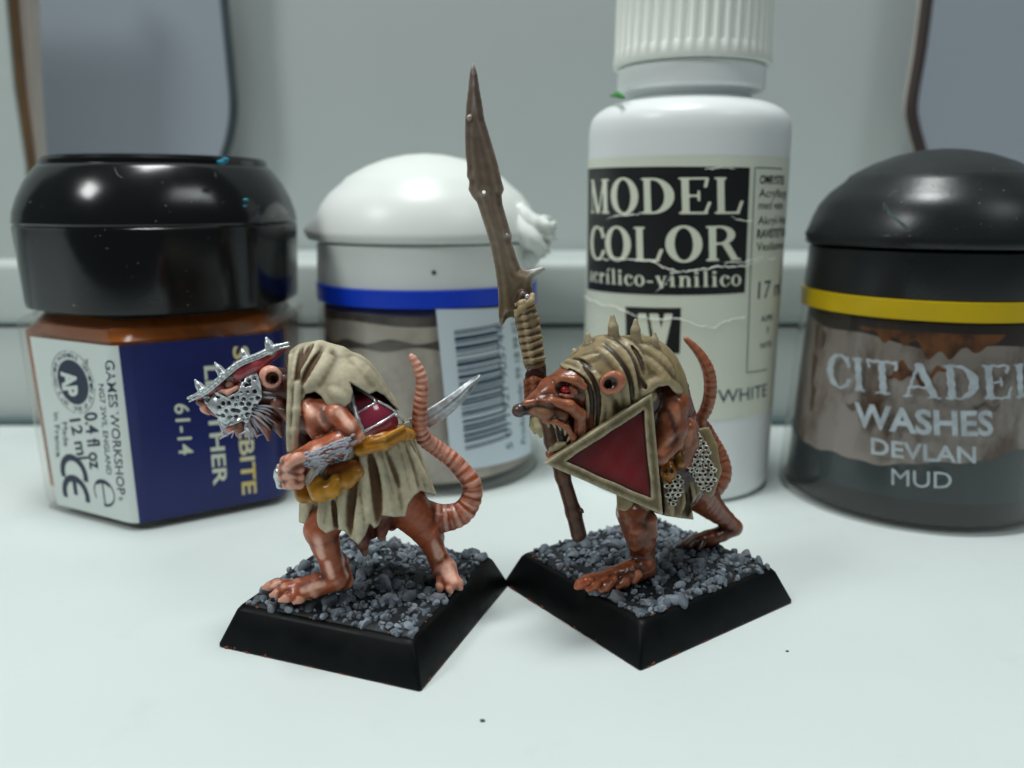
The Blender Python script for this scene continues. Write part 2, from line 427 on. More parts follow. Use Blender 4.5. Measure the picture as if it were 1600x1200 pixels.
# ================================================================== SETTING
YB = on_z(800, 664)[1]                   # where the tabletop ends
box('table', -420, 420, 8, YB, -25, 0, M_table, kind='structure', bevel=0.6)
ZL0 = at(800, 508, YB+4)[2]; ZL1 = at(800, 406, YB+4)[2]
wall = box('back_wall', -420, 420, YB+34, YB+44, -25, 330, M_wall, kind='structure')
box('lower_board', -420, 420, YB+3.2, YB+33, -25, ZL0-0.35, M_board, wall, bevel=0.5)
box('upper_board', -420, 420, YB+2.2, YB+33, ZL0+0.35, ZL1, M_board, wall, bevel=1.6, seg=5)
box('board_seam', -420, 420, YB+4.5, YB+32, ZL0-0.6, ZL0+0.6, M_trimg, wall)
box('edge_strip', -420, 420, YB+0.4, YB+3.0, -25, 0.45, M_teal, wall)
def slab_px(name, pts, Y, th, mat, parent=None):
    P = np.array([at(px, py, Y) for px, py in pts]); n = len(P)
    Q = P+np.array([0, th, 0]); V = np.vstack([P, Q])
    F = [list(range(n)), [2*n-1-i for i in range(n)]]+[[i, i+n, (i+1) % n+n, (i+1) % n] for i in range(n)]
    return mk(name, V, F, mat, parent, smooth=False)
def edge_px(name, pts, Y, r, mat, parent):
    P = [at(px, py, Y) for px, py in pts]; V, F = tube(P, [r]*len(P), 10)
    return mk(name, V, F, mat, parent)
def spline(pts, n=6):                   # catmull-rom through points
    P = [np.array(p, float) for p in pts]; out = []
    for i in range(len(P)-1):
        a = P[max(i-1, 0)]; b = P[i]; c = P[i+1]; d = P[min(i+2, len(P)-1)]
        for k in range(n):
            t = k/n
            out.append(0.5*((2*b)+(c-a)*t+(2*a-5*b+4*c-d)*t*t+(3*b-a-3*c+d)*t**3))
    out.append(P[-1]); return [tuple(x) for x in out]
YP = YB+26
ed = spline([(338, -160), (342, -20), (352, 90), (358, 165), (352, 215), (338, 262), (322, 340), (316, 398)])
p = thing('panel', 'blue grey panel with a dark curved edge at the left, behind the brown paint pot', 'panel', tuple(at(200, 398, YP)))
slab_px('board', [(44, -160)]+ed+[(44, 398)], YP, 3, M_grey, p)
edge_px('edge_trim', [(x+3, y) for x, y in ed], YP+1.0, 1.0, M_trimg, p)
edge_px('edge_trim', [(x+9, y) for x, y in ed], YP+2.2, 0.55, M_trim, p)
ed = spline([(1468, -160), (1449, -20), (1436, 80), (1423, 160), (1426, 195), (1440, 250), (1452, 330), (1458, 398)])
p = thing('panel', 'blue grey panel with a dark bent edge at the right, behind the black lidded pot', 'panel', tuple(at(1600, 398, YP)))
slab_px('board', ed+[(1800, 398), (1800, -160)], YP, 3, M_grey, p)
edge_px('edge_trim', [(x+2, y) for x, y in ed], YP+0.8, 1.15, M_trim, p)
edge_px('edge_trim', [(x-5, y) for x, y in ed], YP+2.4, 0.7, M_cream, p)
Yb = YB+6
p = thing('white_board', 'white upright board with a brown edge at the far left behind the brown paint pot', 'board', tuple(at(0, 440, Yb)))
slab_px('board', [(-260, -160), (0, -160), (7, 0), (20, 140), (38, 260), (50, 432), (-260, 432)], Yb, 3, M_board, p)
slab_px('brown_edge', [(1, -160), (14, -160), (18, 0), (31, 140), (47, 260), (58, 432), (50.5, 432), (38.5, 260), (20.5, 140), (7.5, 0)], Yb+1, 3, M_brown, p)
slab_px('cream_edge', [(14, -160), (44, -160), (46, 0), (52, 140), (60, 260), (66, 432), (58.5, 432), (47.5, 260), (31.5, 140), (18.5, 0)], Yb+3, 3, M_cream, p)
# crumbs lying on the table
def crumb(px, py, s, mat, label):
    c = on_z(px, py); bm = bmesh.new(); bmesh.ops.create_icosphere(bm, subdivisions=1, radius=s)
    V = np.array([[v.co.x*1.4, v.co.y, v.co.z*.6] for v in bm.verts])*(1+0.35*rng.random((len(bm.verts), 1)))
    F = [[v.index for v in f.verts] for f in bm.faces]; bm.free()
    o = mk('crumb', V+c+[0, 0, s*.5], F, mat, origin=c); o['label'] = label; o['category'] = 'crumb'
crumb(754, 1127, 0.14, M_speck, 'tiny dark crumb lying on the white table in front of the left base')
crumb(1230, 1018, 0.10, M_speck, 'tiny grey crumb lying on the white table right of the right base')

# ================================================================== LEFT POT (hexagonal, black cap)
LC = (-45.2, 109.0)
def hexring(Rc, rr, z, m=8, cx=LC[0], cy=LC[1], th0=math.radians(-87.4)):
    out = []; ri = Rc-rr/math.cos(math.pi/6)
    for k in range(6):
        a = th0+k*math.pi/3; c = (cx+ri*math.cos(a), cy+ri*math.sin(a))
        for j in range(m+1):
            b = a-math.pi/6+math.pi/3*j/m
            out.append((c[0]+rr*math.cos(b), c[1]+rr*math.sin(b), z))
    return np.array(out)
pot = thing('paint_pot', 'hexagonal pot of brown paint with a black screw cap and a blue and white label', 'paint pot', (LC[0], LC[1], 0), 'paint containers in the back row')
def bR(z): return 17.4+0.030*z
V, F = loft([hexring(bR(0)-1.4, 2.2, 0), hexring(bR(0)-.4, 2.6, .35), hexring(bR(1), 2.8, 1.2), hexring(bR(22.8), 2.8, 22.8), hexring(bR(24), 3.0, 24.2), hexring(15.6, 4.5, 25.6), hexring(15.4, 4.5, 27.5)])
mk('body', V, F, M_clear, pot, auto=40)
V, F = loft([hexring(15.0, 3.0, 2.2), hexring(bR(3)-.7, 2.6, 3.0), hexring(bR(22)-.7, 2.6, 22.8), hexring(15.2, 4, 25.0)])
mk('brown_paint', V, F, M_brownpaint, pot, auto=40)
V, F = loft([hexring(15.4, 3.5, 0.5), hexring(16.3, 3.0, 2.1)])
mk('base_disc', V, F, node_mat('grey_film', lin(110, 102, 96), 0.4, color2=lin(170,170,166), nscale=260), pot, auto=40)
zc0 = 25.6
prof = [(17.3, 11.0, zc0), (17.95, 11.2, zc0+.15), (18.1, 11.4, zc0+.8), (18.6, 12.2, 34.9), (18.65, 12.4, 35.3), (18.45, 12.4, 35.5), (18.65, 12.6, 35.8), (18.5, 12.8, 37), (17.9, 13.2, 38.8), (17.0, 13.5, 40.6), (15.9, 13.2, 42.0), (15.4, 13, 42.5), (15.1, 12.9, 42.6), (15.1, 12.9, 43.1), (14.8, 12.7, 43.5), (14.2, 12.3, 43.6), (4, 3.4, 43.5)]
V, F = loft([hexring(a+.35, b, z, 12) for a, b, z in prof])
cap = mk('screw_cap', V, F, M_blackcap, pot, auto=28)
# splashes of turquoise paint on the cap
for (sx, sy, sr) in ((347, 253, .55), (352, 249, .42), (384, 312, .3), (383, 322, .22)):
    Pt = at(sx, sy, LC[1]-13.6 if sy < 260 else LC[1]-16)
    bm = bmesh.new(); bmesh.ops.create_icosphere(bm, subdivisions=2, radius=1)
    Vv = np.array([[v.co.x*sr*1.1, v.co.y*sr*.9, v.co.z*sr*.5] for v in bm.verts])+Pt; Ff = [[v.index for v in f.verts] for f in bm.faces]; bm.free()
    mk('paint_splash', Vv, Ff, M_cyan, cap)
HS = PerimSurf(lambda z: hexring(bR(z), 2.8, z)[:, :2], -30, 30)
# centre the parameter on the front corner: u=0 lies at the start of corner 0
uc = HS.uv(203, 690)[0]
uw0 = HS.uv(66, 640)[0]; ub1 = HS.uv(447, 640)[0]
zt, zb = HS.uv(190, 540)[1], HS.uv(213, 817)[1]
lab = patch('label', HS, uw0, uc, zb, zt, .07, M_wlabel, pot, nu=70)
blu = patch('blue_label', HS, uc+0.01, ub1, zb, zt, .07, M_navy, pot, nu=90)
e = .11
def HT(s, O, E, T, mat, par, bold=0.0): return text_on('lettering', s, HS, O, E, T, e, mat, par, bold)
HT('SNAKEBITE', (364, 541), (379, 773), (387, 540), M_gold, blu, .022)
HT('LEATHER', (319, 572), (334, 759), (341, 571), M_lt, blu, .022)
HT('61-14', (272, 631), (280, 711), (294, 630), M_lt, blu, .014)
HT('GAMES WORKSHOP', (165, 563), (185, 772), (179, 562), M_inkn, lab, .006)
HT('\u00ae', (186, 776), (187, 782), (192, 776), M_inkn, lab)
HT('NG7 2WS, ENGLAND', (155, 600), (168, 741), (163, 600), M_inkn, lab, .004)
HT('0.4 fl oz', (133, 645), (142, 733), (152, 643), M_inkn, lab, .02)
HT('12 ml', (110, 655), (123, 718), (126, 653), M_inkn, lab, .02)
HT('Made', (98, 660), (101, 697), (106, 659), M_inkn, lab)
HT('in France', (85, 645), (89, 714), (93, 644), M_inkn, lab)
HT('TM', (133, 560), (134, 568), (138, 560), M_inkn, lab)
def uvshape(name, f, x0, x1, y0, y1, n, m, C, mat, par, ee, S=HS):
    V, F = msq(f, x0, x1, y0, y1, n, m); C = np.asarray(C)
    return mk(name, S(C[0]+V[:, 0], C[1]+V[:, 1], ee), F, mat, par, smooth=False)
CA = HS.uv(115, 597); RA = (HS.uv(115, 549)[1]-HS.uv(115, 645)[1])/2
uvshape('seal_ring', S_(E_(0, 0, RA, RA), E_(0, 0, RA*.975, RA*.975)), -RA*1.1, RA*1.1, -RA*1.1, RA*1.1, 70, 70, CA, M_inkn, lab, e)
uvshape('seal_disc', E_(0, 0, RA*.71, RA*.71), -RA, RA, -RA, RA, 40, 40, CA, M_inkn, lab, e)
text_on('lettering', 'AP', HS, (98, 580), (102, 620), (119, 578), e+.05, M_wlabel, lab, .05)
st = 'CERTIFIED BY AP SEAL  ART & CREATIVE MATERIALS  '
Vs = []
for i, ch in enumerate(st):
    if ch == ' ': continue
    th = math.pi*0.25-2*math.pi*i/len(st)
    V, F = text_xy(ch); V = (V-[0.5, 0.5])*[RA*.10, RA*.13]
    c_, s_ = math.cos(th-math.pi/2), math.sin(th-math.pi/2)
    V = V@np.array([[c_, s_], [-s_, c_]])+RA*.85*np.array([math.cos(th), math.sin(th)])
    Vs.append((HS(CA[0]+V[:, 0], CA[1]+V[:, 1], e), F))
V, F = merge(Vs); mk('lettering', V, F, M_inkn, lab, smooth=False)
# CE mark and the estimated sign, turned a quarter clockwise
def rotmark(f, C, k, mat, n=50):
    V, F = msq(f, -.2, 1.6, -.2, 1.2, n, n); V = (V-[0.5, 0.5])*k
    V = np.stack([V[:, 1], -V[:, 0]], 1)
    mk('mark', HS(C[0]+V[:, 0], C[1]+V[:, 1], e), [q[::-1] for q in F], mat, lab, smooth=False)
kk = abs(HS.uv(95, 760)[0]-HS.uv(143, 765)[0])
Cf = S_(I_(E_(.5, .5, .5, .5), B_(-.1, -.1, .62, 1.1)), E_(.5, .5, .34, .34))
kk *= .86
rotmark(Cf, HS.uv(117, 741), kk, M_inkn)
rotmark(U_(Cf, B_(.1, .43, .5, .57)), HS.uv(120, 773), kk, M_inkn)
k2 = abs(HS.uv(150, 770)[0]-HS.uv(180, 772)[0])*1.05
rotmark(U_(S_(E_(.5, .5, .46, .5), E_(.5, .5, .37, .46), I_(B_(.6, .1, 1.2, .42))), B_(.1, .44, .9, .5), S_(I_(E_(.5, .5, .46, .5), B_(.04, .2, .3, .8)), E_(.55, .5, .37, .44))), HS.uv(164, 770), k2, M_inkn)

# ================================================================== FLIP-TOP POTS (white and black)
def fliptop(cx, cy, lidmat, ringmat, label, r0=16.0, taper=-0.02, nm='paint_pot'):
    p = thing(nm, label, 'paint pot', (cx, cy, 0), 'paint containers in the back row')
    R = lambda z: r0+taper*z
    pr = [(r0-2.2, 0), (r0-.8, .12), (r0-.15, .7), (r0, 1.5), (R(24.8), 24.9), (R(25)-.6, 25.0), (R(25)-.9, 25.2)]
    lathe('body', cx, cy, pr, M_clear, p, 128, auto=40)
    lathe('colour_ring', cx, cy, [(R(25)-.5, 24.9), (R(25)+.12, 25.05), (R(25)+.14, 27.2), (R(25)-.3, 27.3)], ringmat, p, 128)
    lathe('collar', cx, cy, [(R(25)-1, 27.25), (R(27)-.1, 27.3), (R(27), 27.6), (R(30)-.1, 32.6), (R(30)-.8, 32.9), (R(30)-2, 32.95)], lidmat, p, 128)
    a_tab = math.pi+0.10
    def tab(a, k, z):
        d = np.angle(np.exp(1j*(a-a_tab))); return 1.5*np.exp(-(d/.22)**2)*max(0, 1-abs(z-34.2)/2.2)
    pr = [(R(30)-1.5, 33.0), (R(30)+.25, 33.05), (R(30)+.45, 33.3), (R(30)+.35, 34.4), (R(30)-.2, 36.2), (R(30)-.9, 37.8), (R(30)-2.1, 39.3), (R(30)-3.9, 40.8), (10.75, 41.55), (10.5, 41.62), (10.2, 41.85), (8.0, 43.0), (5.4, 43.95), (2.8, 44.5), (.4, 44.7)]
    lid = lathe('flip_lid', cx, cy, pr, lidmat, p, 144, fmod=tab, auto=60)
    return p, R, lid
wp, RW, wlid = fliptop(-12.1, 119.0, M_whitelid, M_blue, 'white flip-top pot of pale beige paint with a blue ring and a barcode label', r0=16.0)
lathe('paint_film', -12.1, 119, [(14, 1.2), (15.0, 1.9), (15.0-.3, 24.0), (14, 24.3)], M_beigepaint, wp, 96)
def wob(a, k, z): return 0.0*a
def film_band(name, cx, cy, r, z0f, z1f, mat, parent, n=160, th=.12, a0=0, a1=2*np.pi, env=False):
    a = np.linspace(a0, a1, n); V = []; F = []
    if env:
        g0, g1 = z0f, z1f; ev = lambda x: max(0.0, math.sin(math.pi*(x-a0)/(a1-a0)))**.6
        z0f = lambda x: g1(x)-(g1(x)-g0(x))*ev(x)*(.8+.2*math.sin(37*x))
    for x in a: 
        V += [(cx+r(z0f(x))*math.cos(x), cy+r(z0f(x))*math.sin(x), z0f(x)), (cx+r(z1f(x))*math.cos(x), cy+r(z1f(x))*math.sin(x), z1f(x))]
    for i in range(n-1): F.append([2*i, 2*i+2, 2*i+3, 2*i+1])
    return mk(name, V, F, mat, parent)
rf = lambda z: 15.0-.3*(z-1.9)/22+.06
film_band('dried_line', -12.1, 119, rf, lambda x: 19.3+.4*math.sin(3*x)+.25*math.sin(11*x), lambda x: 20.3+.4*math.sin(3*x+.3)+.3*math.sin(13*x), M_darkline, wp)
film_band('dried_line', -12.1, 119, rf, lambda x: 22.8+.2*math.sin(5*x), lambda x: 24.0, M_darkline, wp)
WS = CylSurf(-12.1, 119, lambda z: RW(z)+.03)
def quad(name, S, TL, TR, BR, BL, e, mat, parent, n=24, m=10):
    A = [S.uv(*q) for q in (TL, TR, BR, BL)]; V = []; F = []
    for j in range(m+1):
        for i in range(n+1):
            s, t = i/n, j/m
            V.append((A[3]*(1-s)+A[2]*s)*(1-t)+(A[0]*(1-s)+A[1]*s)*t)
    V = np.array(V)
    for j in range(m):
        for i in range(n):
            a = j*(n+1)+i; F.append([a, a+1, a+n+2, a+n+1])
    return mk(name, S(V[:, 0], V[:, 1], e), F, mat, parent)
lb = quad('barcode_label', WS, (681, 483), (831, 474), (829, 706), (706, 735), .06, M_plabel, wp)
LC_ = {'0': '0001101', '1': '0011001', '2': '0010011', '3': '0111101', '4': '0100011', '5': '0110001', '6': '0101111', '7': '0111011', '8': '0110111', '9': '0001011'}
par = 'LGGLLG'; code = '011921905744'; bits = '101'
for i, ch in enumerate(code[:6]): L = LC_[ch]; bits += L if par[i] == 'L' else ''.join('1' if c == '0' else '0' for c in L)[::-1]
bits += '01010'
for ch in code[6:]: bits += ''.join('1' if c == '0' else '0' for c in LC_[ch])
bits += '101'
BLq, BRq, TLq, TRq = WS.uv(727, 703), WS.uv(793, 683), WS.uv(709, 517), WS.uv(776, 506)
parts = []
i = 0
while i < 95:
    if bits[i] == '1':
        j = i
        while j < 95 and bits[j] == '1': j += 1
        lo, hi = i/95, j/95; ext = .06 if (i < 3 or i > 91 or 45 <= i < 50) else 0
        V = []; n = 8
        for q in (lo, hi):
            a = BLq+(TLq-BLq)*q; b = BRq+(TRq-BRq)*q; b = b+(b-a)*ext
            for k in range(n+1): V.append(a+(b-a)*k/n)
        V = np.array(V); parts.append((WS(V[:, 0], V[:, 1], .1), [[k, k+1, n+2+k, n+1+k] for k in range(n)])); i = j
    else: i += 1
V, F = merge(parts); mk('barcode', V, F, M_inkb, lb, smooth=False)
text_on('lettering', '5 011921 905744', WS, (801, 701), (785, 508), (791, 702), .1, M_inkb, lb, -.003)
text_on('lettering', 'Produktcode: 99 18 99 02 0', WS, (821, 692), (806, 488), (814, 694), .1, M_inkb, lb)

# torn white hinge on the right of the white lid
def lumpy(name, pts, rads, mat, parent, amp=.35, seed=1):
    V, F = tube(spline(pts, 5), np.interp(np.linspace(0, 1, 5*(len(pts)-1)+1), np.linspace(0, 1, len(rads)), rads), 14)
    r = np.random.default_rng(seed); V = np.array(V)
    V = V+amp*np.stack([np.sin(V[:, 2]*3.1+V[:, 0]*2+seed), np.sin(V[:, 0]*4+seed*2), np.sin(V[:, 0]*3.3+V[:, 1]*2.7)], 1)*.5+r.normal(0, amp*.12, V.shape)
    return mk(name, V, F, mat, parent)
hy = 112
lumpy('hinge', [at(800, 352, hy), at(828, 372, hy-1), at(848, 388, hy), at(856, 372, hy+1)], [1.6, 1.3, .9, .5], M_whitelid, wlid, .3, 1)
lumpy('hinge', [at(806, 330, hy+1), at(836, 350, hy), at(858, 356, hy), at(862, 372, hy+1)], [1.4, 1.2, .8, .25], M_whitelid, wlid, .3, 2)
lumpy('hinge', [at(800, 398, hy+2), at(824, 402, hy+1), at(844, 396, hy), at(850, 384, hy)], [1.5, 1.2, .8, .3], M_whitelid, wlid, .4, 3)
for k, (x0, y0, x1, y1) in enumerate(((848, 345, 858, 338), (856, 352, 867, 348), (860, 366, 868, 376), (852, 384, 858, 396), (838, 400, 838, 412), (858, 360, 866, 362))):
    lumpy('hinge_shred', [at(x0-8, y0+2, hy), at((x0+x1)/2, (y0+y1)/2, hy), at(x1, y1, hy+.5)], [.7, .35, .08], M_whitelid, wlid, .25, 5+k)
mk('blue_mark', *(lambda P: (P, [[0, 1, 2, 3]]))(WS(*(np.array([WS.uv(*q) for q in ((833, 446), (836, 446), (837, 480), (834, 480))]).T), .12)), M_blue, wp)
mk('dirt_spot', *(lambda V, F: (WS(WS.uv(678, 426)[0]+V[:, 0], WS.uv(678, 426)[1]+V[:, 1], -.25+.35), F))(*msq(E_(0, 0, .3, .3), -.4, .4, -.4, .4, 10, 10)), M_speck, wp)

# ================================================================== WASH POT (black lid, yellow ring)
DX, DY = 54.1, 107.0
dp, RD, dlid = fliptop(DX, DY, M_blacklid, M_yellow, 'clear pot of dark brown wash with a black flip lid and a yellow ring', r0=16.9, taper=-0.055)
zl = lambda x: 8.7+1.5*math.cos((x+2.28)*1.6)+.22*math.sin(9*x)+.12*math.sin(23*x)
ri = lambda z: 16.9-.055*z-1.0
film_band('residue', DX, DY, ri, zl, lambda x: 22.6+.7*math.sin(2*x+2)+.3*math.sin(7*x), M_wash, dp)
film_band('dark_rim', DX, DY, ri, lambda x: 22.6+.7*math.sin(2*x+2)+.3*math.sin(7*x), lambda x: 24.6, node_mat('dark_rim_film', lin(44, 34, 30), .4), dp)
M_streak = node_mat('brown_streak', lin(112, 66, 26), .45, color2=lin(66, 36, 16), nscale=300, sharp=(.45, .6)); M_dark = node_mat('dark_blotch', lin(64, 46, 30), .5, color2=lin(100, 84, 66), nscale=400)
aa = lambda px: math.atan2(-DY, -DX)+(px-1446)/1290*DY/16.5*1.05
rs = lambda z: ri(z)+.05
film_band('brown_streak', DX, DY, rs, lambda x: 21.2+.9*math.sin(5*x+1)+.5*math.sin(17*x)+.3*math.sin(41*x), lambda x: 23.6, M_streak, dp, n=90, a0=aa(1350), a1=aa(1560), env=True)
film_band('brown_streak', DX, DY, rs, lambda x: 17.6+.5*math.sin(29*x), lambda x: 19.0+.9*math.sin(23*x+1)+.4*math.sin(51*x), M_streak, dp, n=60, a0=aa(1388), a1=aa(1480), env=True)
for q0, q1, z0_, z1_ in ((1252, 1268, 14.5, 19), (1262, 1276, 10.5, 15), (1272, 1284, 18.5, 22), (1520, 1560, 14.6, 15.6), (1340, 1372, 13.4, 14.2), (1248, 1262, 19.5, 23)):
    film_band('dried_blotch', DX, DY, rs, lambda x, z0_=z0_, q0=q0: z0_+.35*math.sin(31*x+q0), lambda x, z1_=z1_, q0=q0: z1_+.3*math.sin(43*x+q0), M_dark, dp, n=30, a0=aa(q0), a1=aa(q1), env=True)
film_band('liquid', DX, DY, ri, lambda x: 3.6, zl, M_liquid, dp)
lathe('base', DX, DY, [(13.0, .3), (15.7, .7), (15.85, 1.4), (15.7, 3.6), (10, 3.7)], M_base_dk, dp, 96)
lathe('inner_core', DX, DY, [(14.4, 3.75), (14.4, 24.5)], node_mat('murky_film', lin(92, 78, 68), .6, color2=lin(60, 44, 34), nscale=80), dp, 64)
DS = CylSurf(DX, DY, lambda z: RD(z)+.06)
serif_on('lettering', 'CITADEL', DS, (1293, 601), (1622, 618), (1293, 551), .05, M_silver, dp, jitter=.018)
text_on('lettering', 'WASHES', DS, (1335, 664), (1552, 679), (1335, 629), .05, M_silver, dp, .028, 20)
text_on('lettering', 'DEVLAN', DS, (1361, 708), (1525, 723), (1361, 684), .05, M_silver, dp, .02, 16)
text_on('lettering', 'MUD', DS, (1393, 757), (1487, 763), (1393, 732), .05, M_silver, dp, .0, 0)

# ================================================================== WHITE DROPPER BOTTLE
BX, BY, BR = 23.2, 113.4, 13.0
bt = thing('paint_bottle', 'tall white dropper bottle of white paint with a ribbed cap and cream label', 'bottle', (BX, BY, 0), 'paint containers in the back row')
zz = lambda py: at(1068, py, BY)[2]
def rpx(px): return px*mmpx(BY, 45)*.985
prof = smooth_prof([(BR-2.0, 0), (BR-.7, .1), (BR-.1, .9), (BR, 2.2), (BR, 30), (BR, zz(232)), (BR, zz(205)), (BR-.35, zz(186)), (BR-1.6, zz(172)), (BR-3.6, zz(163)), (rpx(93), zz(158)), (rpx(92), zz(150))], 2)
lathe('body', BX, BY, prof, M_whitepl, bt, 144, auto=50)
lathe('neck', BX, BY, [(rpx(92), zz(152)), (rpx(93), zz(148)), (rpx(110), zz(146)), (rpx(113), zz(142)), (rpx(113), zz(112)), (rpx(110), zz(108)), (rpx(90), zz(106))], M_whitepl, bt, 128)
ztop = zz(-60)
def ribs(a, k, z): return -0.28*(0.5+0.5*np.sign(np.sin(a*44))*np.abs(np.sin(a*44))**.4) if k in (4, 5, 6) else 0*a
V, F = loft(rings_lathe(BX, BY, [(rpx(116), zz(107)), (rpx(120), zz(106)), (rpx(120.5), zz(103)), (rpx(119), zz(84)), (rpx(119), zz(80)), (rpx(118), zz(0)), (rpx(117), ztop), (rpx(110), ztop+1), (rpx(50), ztop+1.3)], 528, ribs))
mk('ribbed_cap', V, F, M_cap, bt, auto=40)
BS = CylSurf(BX, BY, lambda z: BR+0*z)
zlt, zlb = BS.uv(1068, 243)[1], BS.uv(1068, 657)[1]
lb = patch('label', BS, -BR*1.62, BR*1.9, zlb, zlt, .06, M_label, bt, nu=120, nz=2)
blk = quad('black_panel', BS, (920, 264), (1171, 262), (1163, 457), (919, 451), .10, M_ink, lb, 40, 2)
serif_on('lettering', 'MODEL', BS, (925, 333), (1161, 334), (925, 281), .13, M_lt, lb)
serif_on('lettering', 'COLOR', BS, (924, 404), (1157, 406), (924, 354), .13, M_lt, lb)
serif_on('lettering', 'acr\u00edlico-vinilico', BS, (923, 439), (1157, 446), (923, 416), .13, M_lt, lb, res=26)
lg = quad('logo_panel', BS, (978, 479), (1064, 481), (1062, 552), (979, 549), .10, M_ink, lb, 14, 2)
# the emblem on the small panel: an upside-down A and V
V, F = msq(U_(D_(.13, .05, .25, 1, .15), D_(.40, .05, .27, 1, .16), D_(.515, 1, .67, .0, .2), D_(.83, 1, .69, .0, .17)), -.05, 1.1, -.05, 1.05, 50, 40)
V, F = place(V, F, BS, (986, 541), (1056, 543), (987, 489), .13); mk('emblem', V, F, M_lt, lb, smooth=False)
rb = []
rb.append(ribbon('l', BS, [(1221, 264), (1179, 262), (1172, 420), (1166, 582), (1197, 577)], .12, .11, None, None))
rb.append(ribbon('l', BS, [(917, 262), (917, 420), (918, 560)], .07, .11, None, None))
V, F = merge(rb); mk('frame_line', V, F, M_inkb, lb, smooth=False)
def text_mm(s, px, py, hpx, adv, S, e, mat, par, bold=0.0, cut=4):
    O = S.uv(px, py); h = S.uv(px, py-hpx)[1]-O[1]
    V, F = text_xy(s, bold, cut); wd = adv*h*len(s)
    return mk('lettering', S(O[0]+V[:, 0]*wd, O[1]+V[:, 1]*h, e), F, mat, par, smooth=False)
for s, y, b in (('OMRYSTES', 287, .02), ('Acrylfarge', 308, 0), ('med vann', 327, 0), ('Akryl-Vinyl', 351, 0), ('RAVISTETTAVA', 372, .02), ('Vesilaimea', 392, 0)):
    text_mm(s, 1186-(y-287)*.05, y, 13, .72, BS, .11, M_ink, lb, b)
V, F = serif_xy('I', res=20)
text_mm('17 ml', 1183, 467, 27, .62, BS, .11, M_inkb, lb)
text_mm('AUPRE', 1188, 503, 9, .8, BS, .11, M_inkb, lb); text_mm('3', 1196, 520, 9, .8, BS, .11, M_inkb, lb); text_mm('NATIO', 1187, 545, 9, .8, BS, .11, M_inkb, lb)
text_on('lettering', 'WHITE', BS, (1121, 629), (1196, 618), (1121, 609), .11, M_inkb, lb, .0, 6)
text_on('lettering', '70', BS, (1036, 576), (1059, 575), (1036, 558), .11, M_inkb, lb, .01, 2)
# creases in the label: lifted white paper cracks
def crack(pts, wid, seed):
    r = np.random.default_rng(seed); q = []
    for a, b in zip(pts[:-1], pts[1:]):
        n = max(2, int(math.hypot(b[0]-a[0], b[1]-a[1])/4))
        for k in range(n): q.append((a[0]+(b[0]-a[0])*k/n+r.normal(0, .5), a[1]+(b[1]-a[1])*k/n+r.normal(0, 1.0)))
    q.append(pts[-1]); uv = np.array([BS.uv(*p) for p in q]); n = len(uv)
    w_ = wid*(.35+.9*r.random(n)); w_[0] = w_[-1] = .01
    A = uv+np.stack([0*w_, w_/2], 1); B = uv-np.stack([0*w_, w_/2], 1)
    V = np.vstack([BS(A[:, 0], A[:, 1], .14), BS(uv[:, 0], uv[:, 1], .22), BS(B[:, 0], B[:, 1], .14)])
    F = [[i, i+1, n+i+1, n+i] for i in range(n-1)]+[[n+i, n+i+1, 2*n+i+1, 2*n+i] for i in range(n-1)]
    return V, F
cr = [crack([(950, 343), (962, 337), (985, 336), (1006, 334)], .17, 1), crack([(1140, 339), (1163, 346), (1176, 345)], .13, 2),
      crack([(932, 407), (955, 403), (985, 405), (1020, 408), (1036, 417), (1056, 425), (1085, 423), (1120, 417), (1150, 416), (1170, 412), (1212, 403)], .2, 3),
      crack([(1130, 410), (1165, 408), (1200, 402)], .12, 4), crack([(1052, 430), (1036, 448), (1024, 458)], .16, 5),
      crack([(914, 462), (928, 470), (945, 476), (965, 480), (985, 490), (1020, 499), (1060, 497), (1090, 508), (1115, 512), (1140, 499), (1165, 495)], .17, 6),
      crack([(1100, 265), (1125, 262), (1150, 264)], .12, 7)]
V, F = merge(cr); mk('crease', V, F, M_crease, lb, smooth=False)
V, F = tube([at(954, 150, BY-2), at(966, 148, BY-5), at(974, 152, BY-8)], [.1, .42, .2], 10); mk('green_paint_drip', V, F, M_green, bt)

